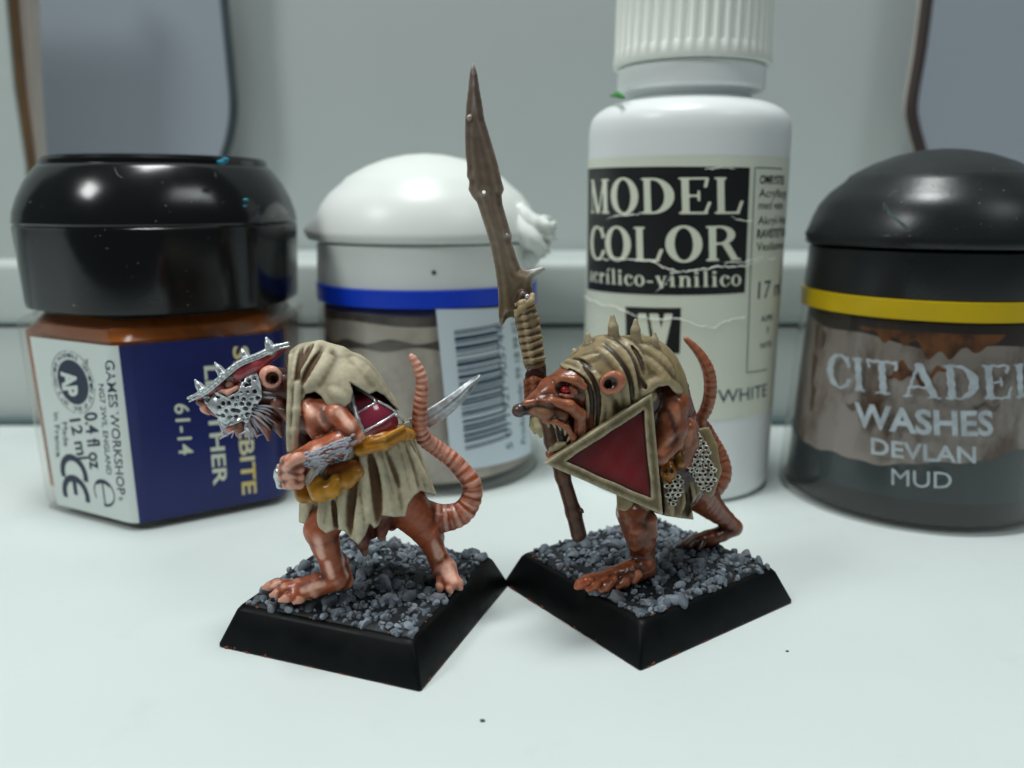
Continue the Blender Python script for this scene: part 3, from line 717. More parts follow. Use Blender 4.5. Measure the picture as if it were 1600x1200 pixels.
# ---- wear on the plastic: scuffs, scratches and dust
def obj_hit(o):
    V = [np.array(v.co)/MM+ORIG[o.name] for v in o.data.vertices]
    h = Hit0.__new__(Hit0); h.t = BVHTree.FromPolygons([tuple(v) for v in V], [tuple(p.vertices) for p in o.data.polygons]); return h
class Hit0:
    def __call__(s, px, py):
        d = ray(px, py); d = d/np.linalg.norm(d); r = s.t.ray_cast(Vector((0, 0, CAM_H)), Vector(d))
        return (None, None) if r[0] is None else (np.array(r[0]), np.array(r[1]))
def scuff(o, strokes, mat, name, seed=0):
    h = obj_hit(o); r = np.random.default_rng(seed); parts = []
    for pts, wpx in strokes:
        P = []
        for a, b in zip(pts[:-1], pts[1:]):
            n = max(2, int(math.hypot(b[0]-a[0], b[1]-a[1])/3))
            for k in range(n): P.append((a[0]+(b[0]-a[0])*k/n+r.normal(0, .4), a[1]+(b[1]-a[1])*k/n+r.normal(0, .4)))
        P.append(pts[-1]); A = []; B = []
        for i, (x, y) in enumerate(P):
            wv = wpx/2*(.4+.9*r.random())*(0.2 if i in (0, len(P)-1) else 1); x2, y2 = P[min(i+1, len(P)-1)]; x1, y1 = P[max(i-1, 0)]
            L = math.hypot(x2-x1, y2-y1)+1e-6; nx, ny = -(y2-y1)/L, (x2-x1)/L
            pa, na = h(x+nx*wv, y+ny*wv); pb, nb = h(x-nx*wv, y-ny*wv)
            if pa is None or pb is None: continue
            A.append(pa+na*.03); B.append(pb+nb*.03)
        n = len(A)
        if n > 1: parts.append((np.array(A+B), [[i, i+1, n+i+1, n+i] for i in range(n-1)]))
    V, F = merge(parts); return mk(name, V, F, mat, o, smooth=False, kind='stuff')
M_scuff = node_mat('chalky_scuff', lin(58, 74, 74), .7, noise=.4, nscale=1500); M_dust = node_mat('pale_dust', lin(150, 150, 132), .8); M_scr = node_mat('scratch', lin(70, 72, 64), .5)
r_ = np.random.default_rng(5)
def dots(cx0, cx1, cy0, cy1, n, s0=.8, s1=2.0):
    o = []
    for k in range(n):
        x, y = r_.uniform(cx0, cx1), r_.uniform(cy0, cy1); s = r_.uniform(s0, s1); o.append(([(x, y), (x+s*1.3, y+r_.normal(0, .6))], s))
    return o
scuff(dlid, [([(1384, 322), (1390, 334), (1402, 344), (1412, 352), (1424, 362)], 5), ([(1388, 308), (1394, 302), (1406, 297)], 2.5), ([(1382, 330), (1381, 316)], 3), ([(1312, 302), (1320, 288), (1332, 277)], 2.2), ([(1375, 369), (1392, 368)], 2)], M_scuff, 'scuff', 1)
scuff(dlid, dots(1290, 1590, 262, 372, 26, .6, 1.5), M_dust, 'dust', 2)
scuff(cap, [([(178, 262), (184, 272), (192, 279)], 1.4), ([(232, 468), (240, 473), (249, 472), (254, 463)], 1.2), ([(402, 337), (425, 338), (462, 335)], 1.3), ([(425, 343), (440, 352)], .8), ([(335, 268), (338, 278)], 1.5)], M_scr, 'scratch', 3)
scuff(cap, dots(40, 460, 262, 480, 34, .6, 1.5)+[([(114, 477), (117, 478)], 3), ([(258, 321), (260, 322)], 2.2), ([(165, 388), (170, 388)], 1.8)], M_dust, 'dust', 4)
# ================================================================== SCULPTING: signed distance fields -> surface nets
def smin(a, b, k):
    if k <= 0: return np.minimum(a, b)
    h = np.clip(.5+.5*(b-a)/k, 0, 1); return b*(1-h)+a*h-k*h*(1-h)
def chainpts(nodes):                    # nodes (px,py,Y,r_px) -> points and radii in mm
    P = [at(n[0], n[1], n[2]) for n in nodes]; R = [n[3]*mmpx(n[2], P[i][2]) for i, n in enumerate(nodes)]
    return np.array(P), np.array(R)
def f_chain(P, R, k=0.25, flat=None):
    def f(x, y, z):
        d = None
        for i in range(len(P)-1):
            a, b = P[i], P[i+1]; ab = b-a; L = float(ab@ab)+1e-9
            t = np.clip(((x-a[0])*ab[0]+(y-a[1])*ab[1]+(z-a[2])*ab[2])/L, 0, 1)
            dx, dy, dz = x-a[0]-t*ab[0], (y-a[1]-t*ab[1])*(1 if flat is None else flat), z-a[2]-t*ab[2]
            q = np.sqrt(dx*dx+dy*dy+dz*dz)-(R[i]+t*(R[i+1]-R[i]))
            d = q if d is None else smin(d, q, k)
        return d
    return f
def chain_param(P):                     # arc length along a chain, for banded colours
    def f(x, y, z):
        best = None; s = 0; out = None
        for i in range(len(P)-1):
            a, b = P[i], P[i+1]; ab = b-a; L = math.sqrt(ab@ab)
            t = np.clip(((x-a[0])*ab[0]+(y-a[1])*ab[1]+(z-a[2])*ab[2])/L**2, 0, 1)
            q = (x-a[0]-t*ab[0])**2+(y-a[1]-t*ab[1])**2+(z-a[2]-t*ab[2])**2
            v = s+t*L
            out = v if best is None else np.where(q < best, v, out); best = q if best is None else np.minimum(best, q); s += L
        return out
    return f
class Sculpt:
    def __init__(s): s.ops = []
    def add(s, kind, f, lo, hi, k, colr): s.ops.append((kind, f, np.array(lo, float), np.array(hi, float), k, colr))
    def chain(s, nodes, colr=None, k=.25, kj=.2, mode='u', flat=None):
        P, R = chainpts(nodes); m = R.max()*(1.3 if flat is None or flat >= 1 else 1/flat)+k*2+.4
        s.add(mode, f_chain(P, R, kj, flat), P.min(0)-m, P.max(0)+m, k, colr); return P, R
    def ell(s, px, py, Y, rx, rz, ry, colr=None, k=.25, rot=0, mode='u', rotz=0):
        c = at(px, py, Y); m_ = mmpx(Y, c[2]); r = np.array([rx, ry, rz])*m_   # rx right, ry depth, rz up
        a = math.radians(rot); b = math.radians(rotz); ca, sa, cb, sb = math.cos(a), math.sin(a), math.cos(b), math.sin(b)
        def f(x, y, z):
            X, Yy, Z = x-c[0], y-c[1], z-c[2]
            X, Yy = X*cb+Yy*sb, -X*sb+Yy*cb
            X, Z = X*ca+Z*sa, -X*sa+Z*ca
            k0 = np.sqrt((X/r[0])**2+(Yy/r[1])**2+(Z/r[2])**2); k1 = np.sqrt((X/r[0]**2)**2+(Yy/r[1]**2)**2+(Z/r[2]**2)**2)+1e-6
            return k0*(k0-1)/k1
        m = r.max()+k*2+.3; s.add(mode, f, c-m, c+m, k, colr); return c, r
    def eval(s, x, y, z, base=9.0):
        shp = np.broadcast(x, y, z).shape; d = np.full(shp, base, np.float32)
        for kind, f, lo, hi, k, c in s.ops:
            if kind == 'paint': continue
            m = (x >= lo[0]) & (x <= hi[0]) & (y >= lo[1]) & (y <= hi[1]) & (z >= lo[2]) & (z <= hi[2])
            if not m.any(): continue
            q = f(x[m], y[m], z[m])
            if kind == 'u': d[m] = smin(d[m], q, k)
            elif kind == 's': d[m] = -smin(-d[m], q, k)
            elif kind == 'i': d[m] = -smin(-d[m], -q, k)
            elif kind == 'd': d[m] = d[m]+q
        return d
    def grid(s, lo, hi, h):
        ax = [np.arange(lo[i], hi[i]+h, h, dtype=np.float32) for i in range(3)]
        D = np.full([len(a) for a in ax], 9.0, np.float32)
        for kind, f, l, u, k, c in s.ops:
            if kind == 'paint': continue
            i0 = [max(0, int(np.floor((l[i]-lo[i])/h))) for i in range(3)]; i1 = [min(len(ax[i]), int(np.ceil((u[i]-lo[i])/h))+1) for i in range(3)]
            if any(i1[i] <= i0[i] for i in range(3)): continue
            sl = tuple(slice(i0[i], i1[i]) for i in range(3))
            x = ax[0][sl[0]][:, None, None]; y = ax[1][sl[1]][None, :, None]; z = ax[2][sl[2]][None, None, :]
            q = f(x, y, z); q = np.asarray(q, np.float32)
            if kind == 'u': D[sl] = smin(D[sl], q, k)
            elif kind == 's': D[sl] = -smin(-D[sl], q, k)
            elif kind == 'i': D[sl] = -smin(-D[sl], -q, k)
            elif kind == 'd': D[sl] += q
        return D, ax
    def colors(s, V, kc=.12, base=(.5, .5, .5)):
        x, y, z = V[:, 0], V[:, 1], V[:, 2]; n = len(V); d = np.full(n, 9.0); C = np.tile(np.array(base, float), (n, 1))
        for kind, f, lo, hi, k, c in s.ops:
            m = (x >= lo[0]) & (x <= hi[0]) & (y >= lo[1]) & (y <= hi[1]) & (z >= lo[2]) & (z <= hi[2])
            if not m.any(): continue
            q = f(x[m], y[m], z[m])
            cc = None if c is None else (c(x[m], y[m], z[m]) if callable(c) else np.asarray(c))
            if kind == 'u':
                if cc is not None:
                    t = np.clip(.5+.5*(d[m]-q)/kc, 0, 1)[:, None]; C[m] = C[m]*(1-t)+cc*t
                d[m] = smin(d[m], q, k)
            elif kind == 's':
                if cc is not None:
                    t = np.clip(.5+.5*(-q-d[m])/kc, 0, 1)[:, None]; C[m] = C[m]*(1-t)+cc*t
                d[m] = -smin(-d[m], q, k)
            elif kind == 'i': d[m] = -smin(-d[m], -q, k)
            elif kind == 'd': d[m] = d[m]+q
            elif kind == 'paint':
                t = np.clip(.5-.5*q/kc, 0, 1)[:, None]; C[m] = C[m]*(1-t)+cc*t
        return C
    def bounds(s):
        us = [o for o in s.ops if o[0] == 'u']; return np.min([o[2] for o in us], 0), np.max([o[3] for o in us], 0)
def surface_nets(D, lo, h):
    S = D < 0; nx, ny, nz = D.shape
    c = np.zeros((nx-1, ny-1, nz-1), np.int8)
    for i in (0, 1):
        for j in (0, 1):
            for k in (0, 1): c += S[i:nx-1+i, j:ny-1+j, k:nz-1+k]
    act = (c > 0) & (c < 8); I = np.argwhere(act); idx = np.full(act.shape, -1, np.int64); idx[tuple(I.T)] = np.arange(len(I))
    acc = np.zeros((len(I), 3)); cnt = np.zeros(len(I))
    cor = [(i, j, k) for i in (0, 1) for j in (0, 1) for k in (0, 1)]
    dv = {q: D[I[:, 0]+q[0], I[:, 1]+q[1], I[:, 2]+q[2]] for q in cor}
    for a in cor:
        for ax in range(3):
            if a[ax]: continue
            b = list(a); b[ax] = 1; b = tuple(b); da, db = dv[a], dv[b]; m = (da < 0) != (db < 0)
            t = np.where(m, da/(da-db+1e-12), 0); p = np.tile(np.array(a, float), (len(I), 1)); p[:, ax] += t
            acc[m] += p[m]; cnt[m] += 1
    V = np.array(lo)+h*(I+acc/cnt[:, None]); F = []
    for ax in range(3):
        sl0 = [slice(None)]*3; sl1 = [slice(None)]*3; sl0[ax] = slice(0, -1); sl1[ax] = slice(1, None)
        A = S[tuple(sl0)]; B = S[tuple(sl1)]; E = np.argwhere(A != B); o1, o2 = (ax+1) % 3, (ax+2) % 3
        E = E[(E[:, o1] > 0) & (E[:, o2] > 0) & (E[:, o1] < D.shape[o1]-1) & (E[:, o2] < D.shape[o2]-1)]
        def g(d1, d2):
            q = E.copy(); q[:, o1] -= d1; q[:, o2] -= d2; return idx[tuple(q.T)]
        Q = np.stack([g(1, 1), g(0, 1), g(0, 0), g(1, 0)], 1); ins = A[tuple(E.T)]
        Q[~ins] = Q[~ins][:, ::-1]; F.append(Q)
    return V, np.vstack(F)
def relax(V, F, it=2, lam=.5, taubin=True):
    e = np.vstack([F[:, [0, 1]], F[:, [1, 2]], F[:, [2, 3]], F[:, [3, 0]]]); n = len(V); deg = np.bincount(e[:, 0], minlength=n)+np.bincount(e[:, 1], minlength=n)
    def avg(X):
        o = np.zeros_like(X)
        for c in range(X.shape[1]): o[:, c] = np.bincount(e[:, 0], X[e[:, 1], c], n)+np.bincount(e[:, 1], X[e[:, 0], c], n)
        return o/np.maximum(deg, 1)[:, None]
    for _ in range(it):
        V = V+lam*(avg(V)-V)
        if taubin: V = V-lam*1.03*(avg(V)-V)
    return V, avg
def normals(V, F):
    a = V[F[:, 2]]-V[F[:, 0]]; b = V[F[:, 3]]-V[F[:, 1]]; fn = np.cross(a, b); N = np.zeros_like(V)
    for k in range(4):
        for c in range(3): N[:, c] += np.bincount(F[:, k], fn[:, c], len(V))
    return N/(np.linalg.norm(N, axis=1)[:, None]+1e-12)
def noise3(V, s, seed=0):
    r = np.random.default_rng(seed); o = np.zeros(len(V))
    for k in range(7):
        d = r.normal(size=3); d /= np.linalg.norm(d); o += np.sin(V@d*s*(.7+.16*k)+r.random()*6.28+1.3*np.sin(V@np.roll(d, 1)*s*.6))
    return o/7
def finish(sc, name, h, mat, parent, wash=(.05, .02, .01), wash_amt=1.6, hi=(.8, .6, .5), hi_amt=.9, mottle=.10, bounds=None, it=8, grime=0.0, kc=.12, lock=None, blotch=0.0, lump=0.0):
    lo, hi_b = sc.bounds() if bounds is None else bounds
    D, ax = sc.grid(lo, hi_b, h); V, F = surface_nets(D, [a[0] for a in ax], h)
    V, avg = relax(V, F, 1); N = normals(V, F)
    if lump: V = V+N*(lump*(noise3(V, 6, 21)+.5*noise3(V, 13, 22)))[:, None]; N = normals(V, F)
    C = sc.colors(V, kc)
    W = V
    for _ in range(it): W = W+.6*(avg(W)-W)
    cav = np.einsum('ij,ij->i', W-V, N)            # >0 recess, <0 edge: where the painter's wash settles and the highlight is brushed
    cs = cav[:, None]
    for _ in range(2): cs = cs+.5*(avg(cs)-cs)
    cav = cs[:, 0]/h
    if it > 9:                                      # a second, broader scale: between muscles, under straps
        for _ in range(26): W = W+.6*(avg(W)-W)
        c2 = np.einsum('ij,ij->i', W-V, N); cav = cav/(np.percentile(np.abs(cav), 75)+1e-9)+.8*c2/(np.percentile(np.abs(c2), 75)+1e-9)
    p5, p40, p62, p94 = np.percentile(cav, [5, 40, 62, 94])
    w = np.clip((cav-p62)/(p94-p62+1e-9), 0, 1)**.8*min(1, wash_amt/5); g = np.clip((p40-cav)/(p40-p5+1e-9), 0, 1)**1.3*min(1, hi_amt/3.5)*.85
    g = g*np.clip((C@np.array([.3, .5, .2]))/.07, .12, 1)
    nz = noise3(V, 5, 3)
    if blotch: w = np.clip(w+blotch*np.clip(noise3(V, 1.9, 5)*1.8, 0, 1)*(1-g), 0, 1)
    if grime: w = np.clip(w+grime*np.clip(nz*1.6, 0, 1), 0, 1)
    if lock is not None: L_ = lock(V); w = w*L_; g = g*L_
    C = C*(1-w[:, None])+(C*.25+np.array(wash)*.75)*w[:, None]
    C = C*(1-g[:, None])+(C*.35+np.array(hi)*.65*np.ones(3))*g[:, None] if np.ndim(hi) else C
    C = C*(1+mottle*nz[:, None]+mottle*.6*noise3(V, 16, 9)[:, None])
    o = mk(name, V, F, mat, parent, colors=np.clip(C, 0.001, 1))
    o_bvh.setdefault(name, []).append((V, F)); return o
o_bvh = {}
class Hit:
    def __init__(s, *names):
        V = []; F = []; n = 0
        for nm in names:
            for v, f in o_bvh[nm]: V.append(v); F.append(f+n); n += len(v)
        s.t = BVHTree.FromPolygons(np.vstack(V).tolist(), np.vstack(F).tolist())
    def __call__(s, px, py):
        d = ray(px, py); d = d/np.linalg.norm(d); r = s.t.ray_cast(Vector((0, 0, CAM_H)), Vector(d))
        return (None, None) if r[0] is None else (np.array(r[0]), np.array(r[1]))
def prehit(sc, h=.2, bounds=None):      # coarse first pass, so that folds can be laid on the cloth
    lo, hi = sc.bounds() if bounds is None else bounds
    D, ax = sc.grid(lo, hi, h); V, F = surface_nets(D, [a[0] for a in ax], h)
    H_ = Hit.__new__(Hit); H_.t = BVHTree.FromPolygons(V.tolist(), F.tolist()); return H_
def fold(sc, hit, pts, r, mode='u', k=.3, sink=.45, colr=None, n=3, taper=True):
    q = spline(pts, n); P = []; R = []
    for i, (px, py) in enumerate(q):
        p, nn = hit(px, py)
        if p is None: continue
        t = i/(len(q)-1); rr = r*mmpx(p[1], p[2])*((.35+.65*math.sin(math.pi*min(1, max(0, t)))**.6) if taper else 1)
        P.append(p-nn*rr*sink if mode == 'u' else p+nn*rr*sink); R.append(rr)
    if len(P) < 2: return
    P = np.array(P); R = np.array(R)
    for _ in range(2):
        Q = P.copy(); Q[1:-1] = (P[:-2]+2*P[1:-1]+P[2:])/4; P = Q
    m = R.max()+k*2+.3; sc.add(mode, f_chain(P, R, .05), P.min(0)-m, P.max(0)+m, k, colr)
def near(x, y, z):                      # photo-plane coordinates of a point
    dep = y*CP-(z-CAM_H)*SP; up = y*SP+(z-CAM_H)*CP; return 800+F_PX*x/dep, 600-F_PX*up/dep
def f_poly(poly, Y, side=1):            # prism whose section is a polygon; distance in mm (negative inside)
    q = np.array(poly, float); m_ = mmpx(Y, 14)
    def f(x, y, z):
        X, Yy = near(x, y, z); d = np.full(X.shape, 1e9); sgn = np.ones(X.shape)
        for i in range(len(q)):
            a = q[i]; b = q[(i+1) % len(q)]; e = b-a; wx, wy = X-a[0], Yy-a[1]
            t = np.clip((wx*e[0]+wy*e[1])/(e@e), 0, 1); d = np.minimum(d, (wx-e[0]*t)**2+(wy-e[1]*t)**2)
            c1 = Yy >= a[1]; c2 = Yy < b[1]; c3 = e[0]*wy > e[1]*wx
            sgn = np.where((c1 & c2 & c3) | (~c1 & ~c2 & ~c3), -sgn, sgn)
        return sgn*np.sqrt(d)*m_*side
    return f
def paint_mat(name, rough=.45, metal=0.0, coat=0.0, bump=.012, bscale=3500, noise=.12, nscale=900, rvar=.08, spec=.5):
    return node_mat(name, (1, 1, 1), rough, metal=metal, coat=coat, attr=True, noise=noise, nscale=nscale, bump=bump, bscale=bscale, rvar=rvar, spec=spec)
M_skin = paint_mat('painted_skin', .4, coat=.15); M_cloth = paint_mat('painted_cloth', .55, bump=.02, bscale=2600, noise=.2, nscale=700)
M_skinB = paint_mat('washed_skin', .34, coat=.25); M_clothB = paint_mat('washed_cloth', .45, coat=.12, bump=.02, bscale=2600, noise=.22, nscale=700)
M_metal = node_mat('silver_metal_paint', lin(208, 213, 216), .3, metal=.65, noise=.35, nscale=2200, bump=.015, bscale=5000)
M_metalB = node_mat('stained_chain_metal', lin(214, 210, 200), .3, metal=.8, color2=lin(130, 112, 90), nscale=1200, sharp=(.5, .7))
M_blade = paint_mat('painted_blade_steel', .38, metal=.75, noise=.3, nscale=1500, bump=.01)
M_glaive = paint_mat('rusty_blade', .42, metal=.2, noise=.14, nscale=1300, bump=.012, bscale=3000)
M_gloss = paint_mat('gloss_leather', .18, coat=.6, noise=.1, bump=.006)
M_ochre = paint_mat('ochre_leather', .35, coat=.2)
M_fur = node_mat('grey_fur_paint', lin(178, 178, 188), .6, noise=.2, nscale=1200)
M_wood = paint_mat('painted_wood', .4, coat=.15)
M_shield = paint_mat('painted_shield', .42, coat=.1, noise=.06, nscale=250, bump=.01)
M_rubber = node_mat('black_base_paint', lin(6, 9, 10), .45, spec=.2, noise=.25, nscale=500, bump=.012, bscale=1200, rvar=.08)
M_rust = node_mat('orange_brown_chip', lin(128, 66, 40), .5, noise=.3, nscale=900)
M_tooth = node_mat('tooth_paint', lin(176, 164, 128), .35, noise=.2, nscale=900)
M_eye = node_mat('red_eye_paint', lin(176, 40, 44), .15, coat=.6)
SK = lin(164, 82, 48); SKH = lin(238, 184, 162); SKD = lin(86, 34, 14)
SB = lin(124, 62, 32); SBH = lin(180, 112, 80); SBD = lin(54, 22, 10)
BG = lin(184, 174, 146); BGH = lin(220, 212, 190); BGD = lin(98, 68, 36)
OL = lin(146, 128, 92); OLH = lin(190, 176, 142); OLD = lin(62, 44, 22)

# ---------------------------------------------------------------- square bases
def make_base(parent, corners, hgt, seed, stone_light):
    C = [np.array([*c, 0.0]) for c in corners]; ctr = sum(C)/4
    def ringz(s, z, rr):                 # rounded square ring
        out = []
        for i in range(4):
            p = ctr+(C[i]-ctr)*s; a = ctr+(C[i-1]-ctr)*s; b = ctr+(C[(i+1) % 4]-ctr)*s
            ea = (a-p)/np.linalg.norm(a-p); eb = (b-p)/np.linalg.norm(b-p)
            for t in np.linspace(0, 1, 6):
                q = (1-t)**2*(p+ea*rr)+2*t*(1-t)*p+t*t*(p+eb*rr); out.append([q[0], q[1], z])
        return np.array(out)
    rg = [ringz(.985, 0, .25), ringz(1.0, .12, .3), ringz(.998, .35, .3), ringz(.885, hgt-.35, .5), ringz(.868, hgt-.1, .7), ringz(.845, hgt, .8), ringz(.80, hgt-.02, .6)]
    V, F = loft(rg); top = mk('base', V, F, M_rubber, parent, auto=50)
    r = np.random.default_rng(seed)
    # chips where the orange-brown undercoat shows
    chips = []
    for i in range(4):
        for k in range(16):
            lv = r.choice([0, 1], p=[.55, .45]); t = .05+.9*r.random() if k > 4 else .04+r.random()*.05
            a, b = (rg[2], rg[2]) if lv == 0 else (rg[5], rg[5])
            p = a[i*6+3]*(1-t)+a[((i+1) % 4)*6+3]*t; p = p.copy()
            p[2] += .02 if lv else -.12
            L = (.15+.55*r.random()**2)*(1 if lv == 0 else .5); d = a[((i+1) % 4)*6+3]-a[i*6+3]; d /= np.linalg.norm(d)
            v, f = tube([p-d*L, p, p+d*L*.8], [.02, .07+.08*r.random(), .02], 6); chips.append((v, f))
    for i in range(4):                   # worn undercoat line along the foot, broken up, and a worn spot on each corner
        a, b2 = rg[1][i*6+3], rg[1][((i+1) % 4)*6+3]; t = .02
        while t < .95:
            l_ = r.uniform(.04, .16); t2 = min(.98, t+l_)
            P = [a*(1-q)+b2*q+np.array([0, 0, -.03+.03*r.random()]) for q in np.linspace(t, t2, 5)]
            chips.append(tube(P, [.015, .07+.04*r.random(), .06+.05*r.random(), .06, .015], 6)); t = t2+r.uniform(.0, .06)
        for lv, rr in ((1, .2), (5, .17)):
            c_ = rg[lv][i*6+2]*.5+rg[lv][i*6+3]*.5; d_ = (ctr-c_)/np.linalg.norm(ctr-c_)
            chips.append(tube([c_+d_*.12+[0, 0, -.02], c_+d_*.2+[0, 0, .06], c_+d_*.3+[0, 0, .16 if lv == 1 else .02]], [.05, rr, .05], 8))
    V, F = merge(chips); mk('paint_chips', V, F, M_rust, top, kind='stuff')
    # stones
    protos = []
    for k in range(10):
        bm = bmesh.new(); bmesh.ops.create_icosphere(bm, subdivisions=2, radius=1)
        v = np.array([list(q.co) for q in bm.verts]); f = [[q.index for q in g.verts] for g in bm.faces]; bm.free()
        for _ in range(7):               # flatten random sides so that the grit looks broken
            n = r.normal(size=3); n /= np.linalg.norm(n); lim = .55+.3*r.random(); dd = v@n; v = v-np.outer(np.clip(dd-lim, 0, None)*.92, n)
        v = v*(1+.05*r.normal(size=(len(v), 1)))*(1, .8, .68); protos.append((v, f))
    def rot():
        q = r.normal(size=4); q /= np.linalg.norm(q); w_, x, y, z = q
        return np.array([[1-2*(y*y+z*z), 2*(x*y-z*w_), 2*(x*z+y*w_)], [2*(x*y+z*w_), 1-2*(x*x+z*z), 2*(y*z-x*w_)], [2*(x*z-y*w_), 2*(y*z+x*w_), 1-2*(x*x+y*y)]])
    ed = [(C[1]-C[0]), (C[3]-C[0])]; g = []
    cols = [node_mat('grit_%d' % k, tuple(lin(*c)), .62, color2=tuple(lin(*c2)), nscale=1600, noise=.1, bump=.02, bscale=4000) for k, c, c2 in
            ((1, (40, 50, 58), (92, 104, 114)), (2, (62, 72, 82), (146, 156, 168)), (3, (24, 31, 37), (62, 74, 84)), (4, (56, 36, 32), (84, 80, 84)))]
    for m_ in cols:                      # drybrushed edges: the raised rims of each stone carry paler paint
        nt = m_.node_tree; b_ = nt.nodes['Principled BSDF']; src = b_.inputs['Base Color'].links[0].from_socket
        ge = nt.nodes.new('ShaderNodeNewGeometry'); mr = nt.nodes.new('ShaderNodeMapRange'); mr.inputs[1].default_value = .53; mr.inputs[2].default_value = .70
        mx = nt.nodes.new('ShaderNodeMix'); mx.data_type = 'RGBA'; mx.inputs[7].default_value = (*lin(158, 168, 178), 1); mr.inputs[4].default_value = .75
        nt.links.new(ge.outputs['Pointiness'], mr.inputs[0]); nt.links.new(mr.outputs[0], mx.inputs[0]); nt.links.new(src, mx.inputs[6]); nt.links.new(mx.outputs[2], b_.inputs['Base Color'])
    def pos():
        u, v = r.uniform(.085, .915, 2); return C[0]+ed[0]*u+ed[1]*v
    big = []
    for k in range(170):
        p = pos(); s = r.uniform(.42, .7) if r.random() < .7 else r.uniform(.7, 1.05); big.append((p, s))
    for k, (p, s) in enumerate(big):
        v, f = protos[k % 10]; vv = (v*s)@rot().T; ins = 1-abs(np.linalg.norm(p-ctr))/12
        zc = hgt+s*.22+max(0, .5*r.random()*ins)
        nm = 'proto%d_%d' % (k % 10, seed)
        o = mk('stone', vv+[p[0], p[1], zc], f, cols[r.choice(4, p=stone_light)], top, smooth=True, auto=32)
    small = [[], [], [], []]
    for k in range(640):
        p = pos(); s = r.uniform(.22, .5); v, f = protos[r.integers(10)]
        small[r.choice(4, p=stone_light)].append(((v*s)@rot().T+[p[0], p[1], hgt+r.random()*.32], f))
    for k in range(4):
        V, F = merge(small[k]); mk('gravel', V, F, cols[k], top, kind='stuff', auto=32)
    V, F = loft([ringz(.83, hgt-.1, .6), ringz(.82, hgt+.10, .6), ringz(.74, hgt+.2, .6)]); mk('grit_bed', V, F, node_mat('dark_grit_bed', lin(18, 22, 26), .6, color2=lin(44, 52, 60), nscale=1500, sharp=(.5, .7)), top)
    return top
# ================================================================== LEFT MINIATURE
fA = np.array([-7.32, 59.09]); uA = np.array([.347, .938]); vA = np.array([-.938, .347])
cA = [fA, fA+uA*20.1, fA+uA*20.1+vA*19.8, fA+vA*19.8]
ctA = sum(cA)/4
A = thing('rat_miniature', 'painted rat-man miniature in a torn beige robe and silver mail mask, crouching to the left', 'miniature', (ctA[0], ctA[1], 0), 'rat-man miniatures in front')
make_base(A, cA, 3.5, 11, [.33, .33, .28, .06])
YA = 69.0
b = Sculpt()
b.chain([(486, 640, 69.3, 36), (548, 665, 69.3, 42), (600, 700, 69.5, 38), (610, 770, 69.8, 34)], SKD, .6)
b.chain([(480, 605, 69.2, 30), (430, 604, 69, 29), (400, 606, 69, 30)], SKD, .5)                 # neck
b.ell(402, 600, 69, 40, 31, 26, SK, .3, 18)                                            # skull
b.chain([(388, 616, 68.9, 31), (352, 632, 68.7, 23.5), (327, 636, 68.4, 12)], SK, .4)              # muzzle
b.chain([(398, 642, 68.8, 21), (376, 660, 68.6, 13), (358, 670, 68.5, 7)], SK, .3)                 # lower jaw
b.ell(322, 637, 68.3, 10, 9, 9, lin(222, 160, 148), .15)                               # nose
b.ell(312, 628, 68.3, 6, 6, 6, lin(60, 40, 40), .1)
for a in [[(420, 640, 68.2, 15), (432, 662, 68.0, 9), (440, 682, 67.9, 3)], [(408, 652, 67.8, 12), (416, 670, 67.6, 8), (420, 687, 67.5, 3)],
          [(392, 655, 67.9, 10), (398, 672, 67.7, 6), (402, 684, 67.6, 2)], [(378, 660, 68, 8), (374, 674, 67.9, 7), (372, 679, 67.9, 4)],
          [(436, 630, 68, 15), (452, 650, 68, 11), (458, 668, 68, 5)]]:
    b.chain(a, SKD, .15)
b.ell(355, 601, 67.3, 14, 9, 12, lin(70, 26, 16), .12, 20, 's')                         # eye socket
b.ell(359, 601, 67.75, 7, 7, 6, lin(150, 70, 56), .05)
b.chain([(344, 611, 67.6, 4.5), (358, 613, 67.3, 5), (370, 606, 67.4, 4)], lin(214, 138, 116), .08)
b.ell(423, 589, 67.35, 18.5, 18.5, 10, lin(214, 134, 112), .12)                        # ear
b.ell(426, 592, 66.85, 11, 11, 9, lin(60, 18, 12), .12, 0, 's')
b.ell(427, 593, 67.1, 5, 6, 12, lin(20, 6, 4), .06, 0, 's')
b.chain([(478, 630, 70, 20), (480, 690, 70, 22), (490, 730, 70, 20)], SKD*.5, .1)
b.ell(570, 654, 69.5, 51, 51, 51, lin(64, 28, 16), .2)
# near arm
b.chain([(484, 636, 66.6, 17), (497, 652, 66.0, 19), (514, 662, 65.9, 17)], SK, .3)              # shoulder muscle
b.chain([(500, 636, 66.4, 14), (526, 648, 65.8, 19), (545, 668, 65.3, 16), (559, 682, 65.1, 9)], SK, .3)
b.chain([(490, 650, 65.9, 13), (492, 668, 65.8, 13), (500, 684, 65.6, 12)], SK, .25)
b.chain([(556, 682, 65.3, 11), (530, 692, 64.9, 19), (500, 706, 64.6, 20), (476, 716, 64.6, 15)], SK, .3)
b.chain([(488, 704, 64.6, 13), (466, 722, 64.6, 17), (458, 738, 64.7, 20)], SK, .3)
b.ell(460, 738, 64.8, 22, 24, 16, lin(168, 92, 66), .2, -35)                            # fist
for k, (y0, x0) in enumerate(((717, 446), (729, 442), (741, 443), (753, 449))):
    b.chain([(468, y0+4, 63.9, 8), (x0+8, y0+1, 63.75, 8.6), (x0, y0+3, 64.3, 8.0), (x0+4, y0+6, 65.3, 6.5)], lin(178, 104, 78), .08)
b.chain([(476, 714, 64.0, 9), (464, 716, 63.5, 8.5), (452, 726, 63.4, 7.5)], lin(200, 130, 106), .12)
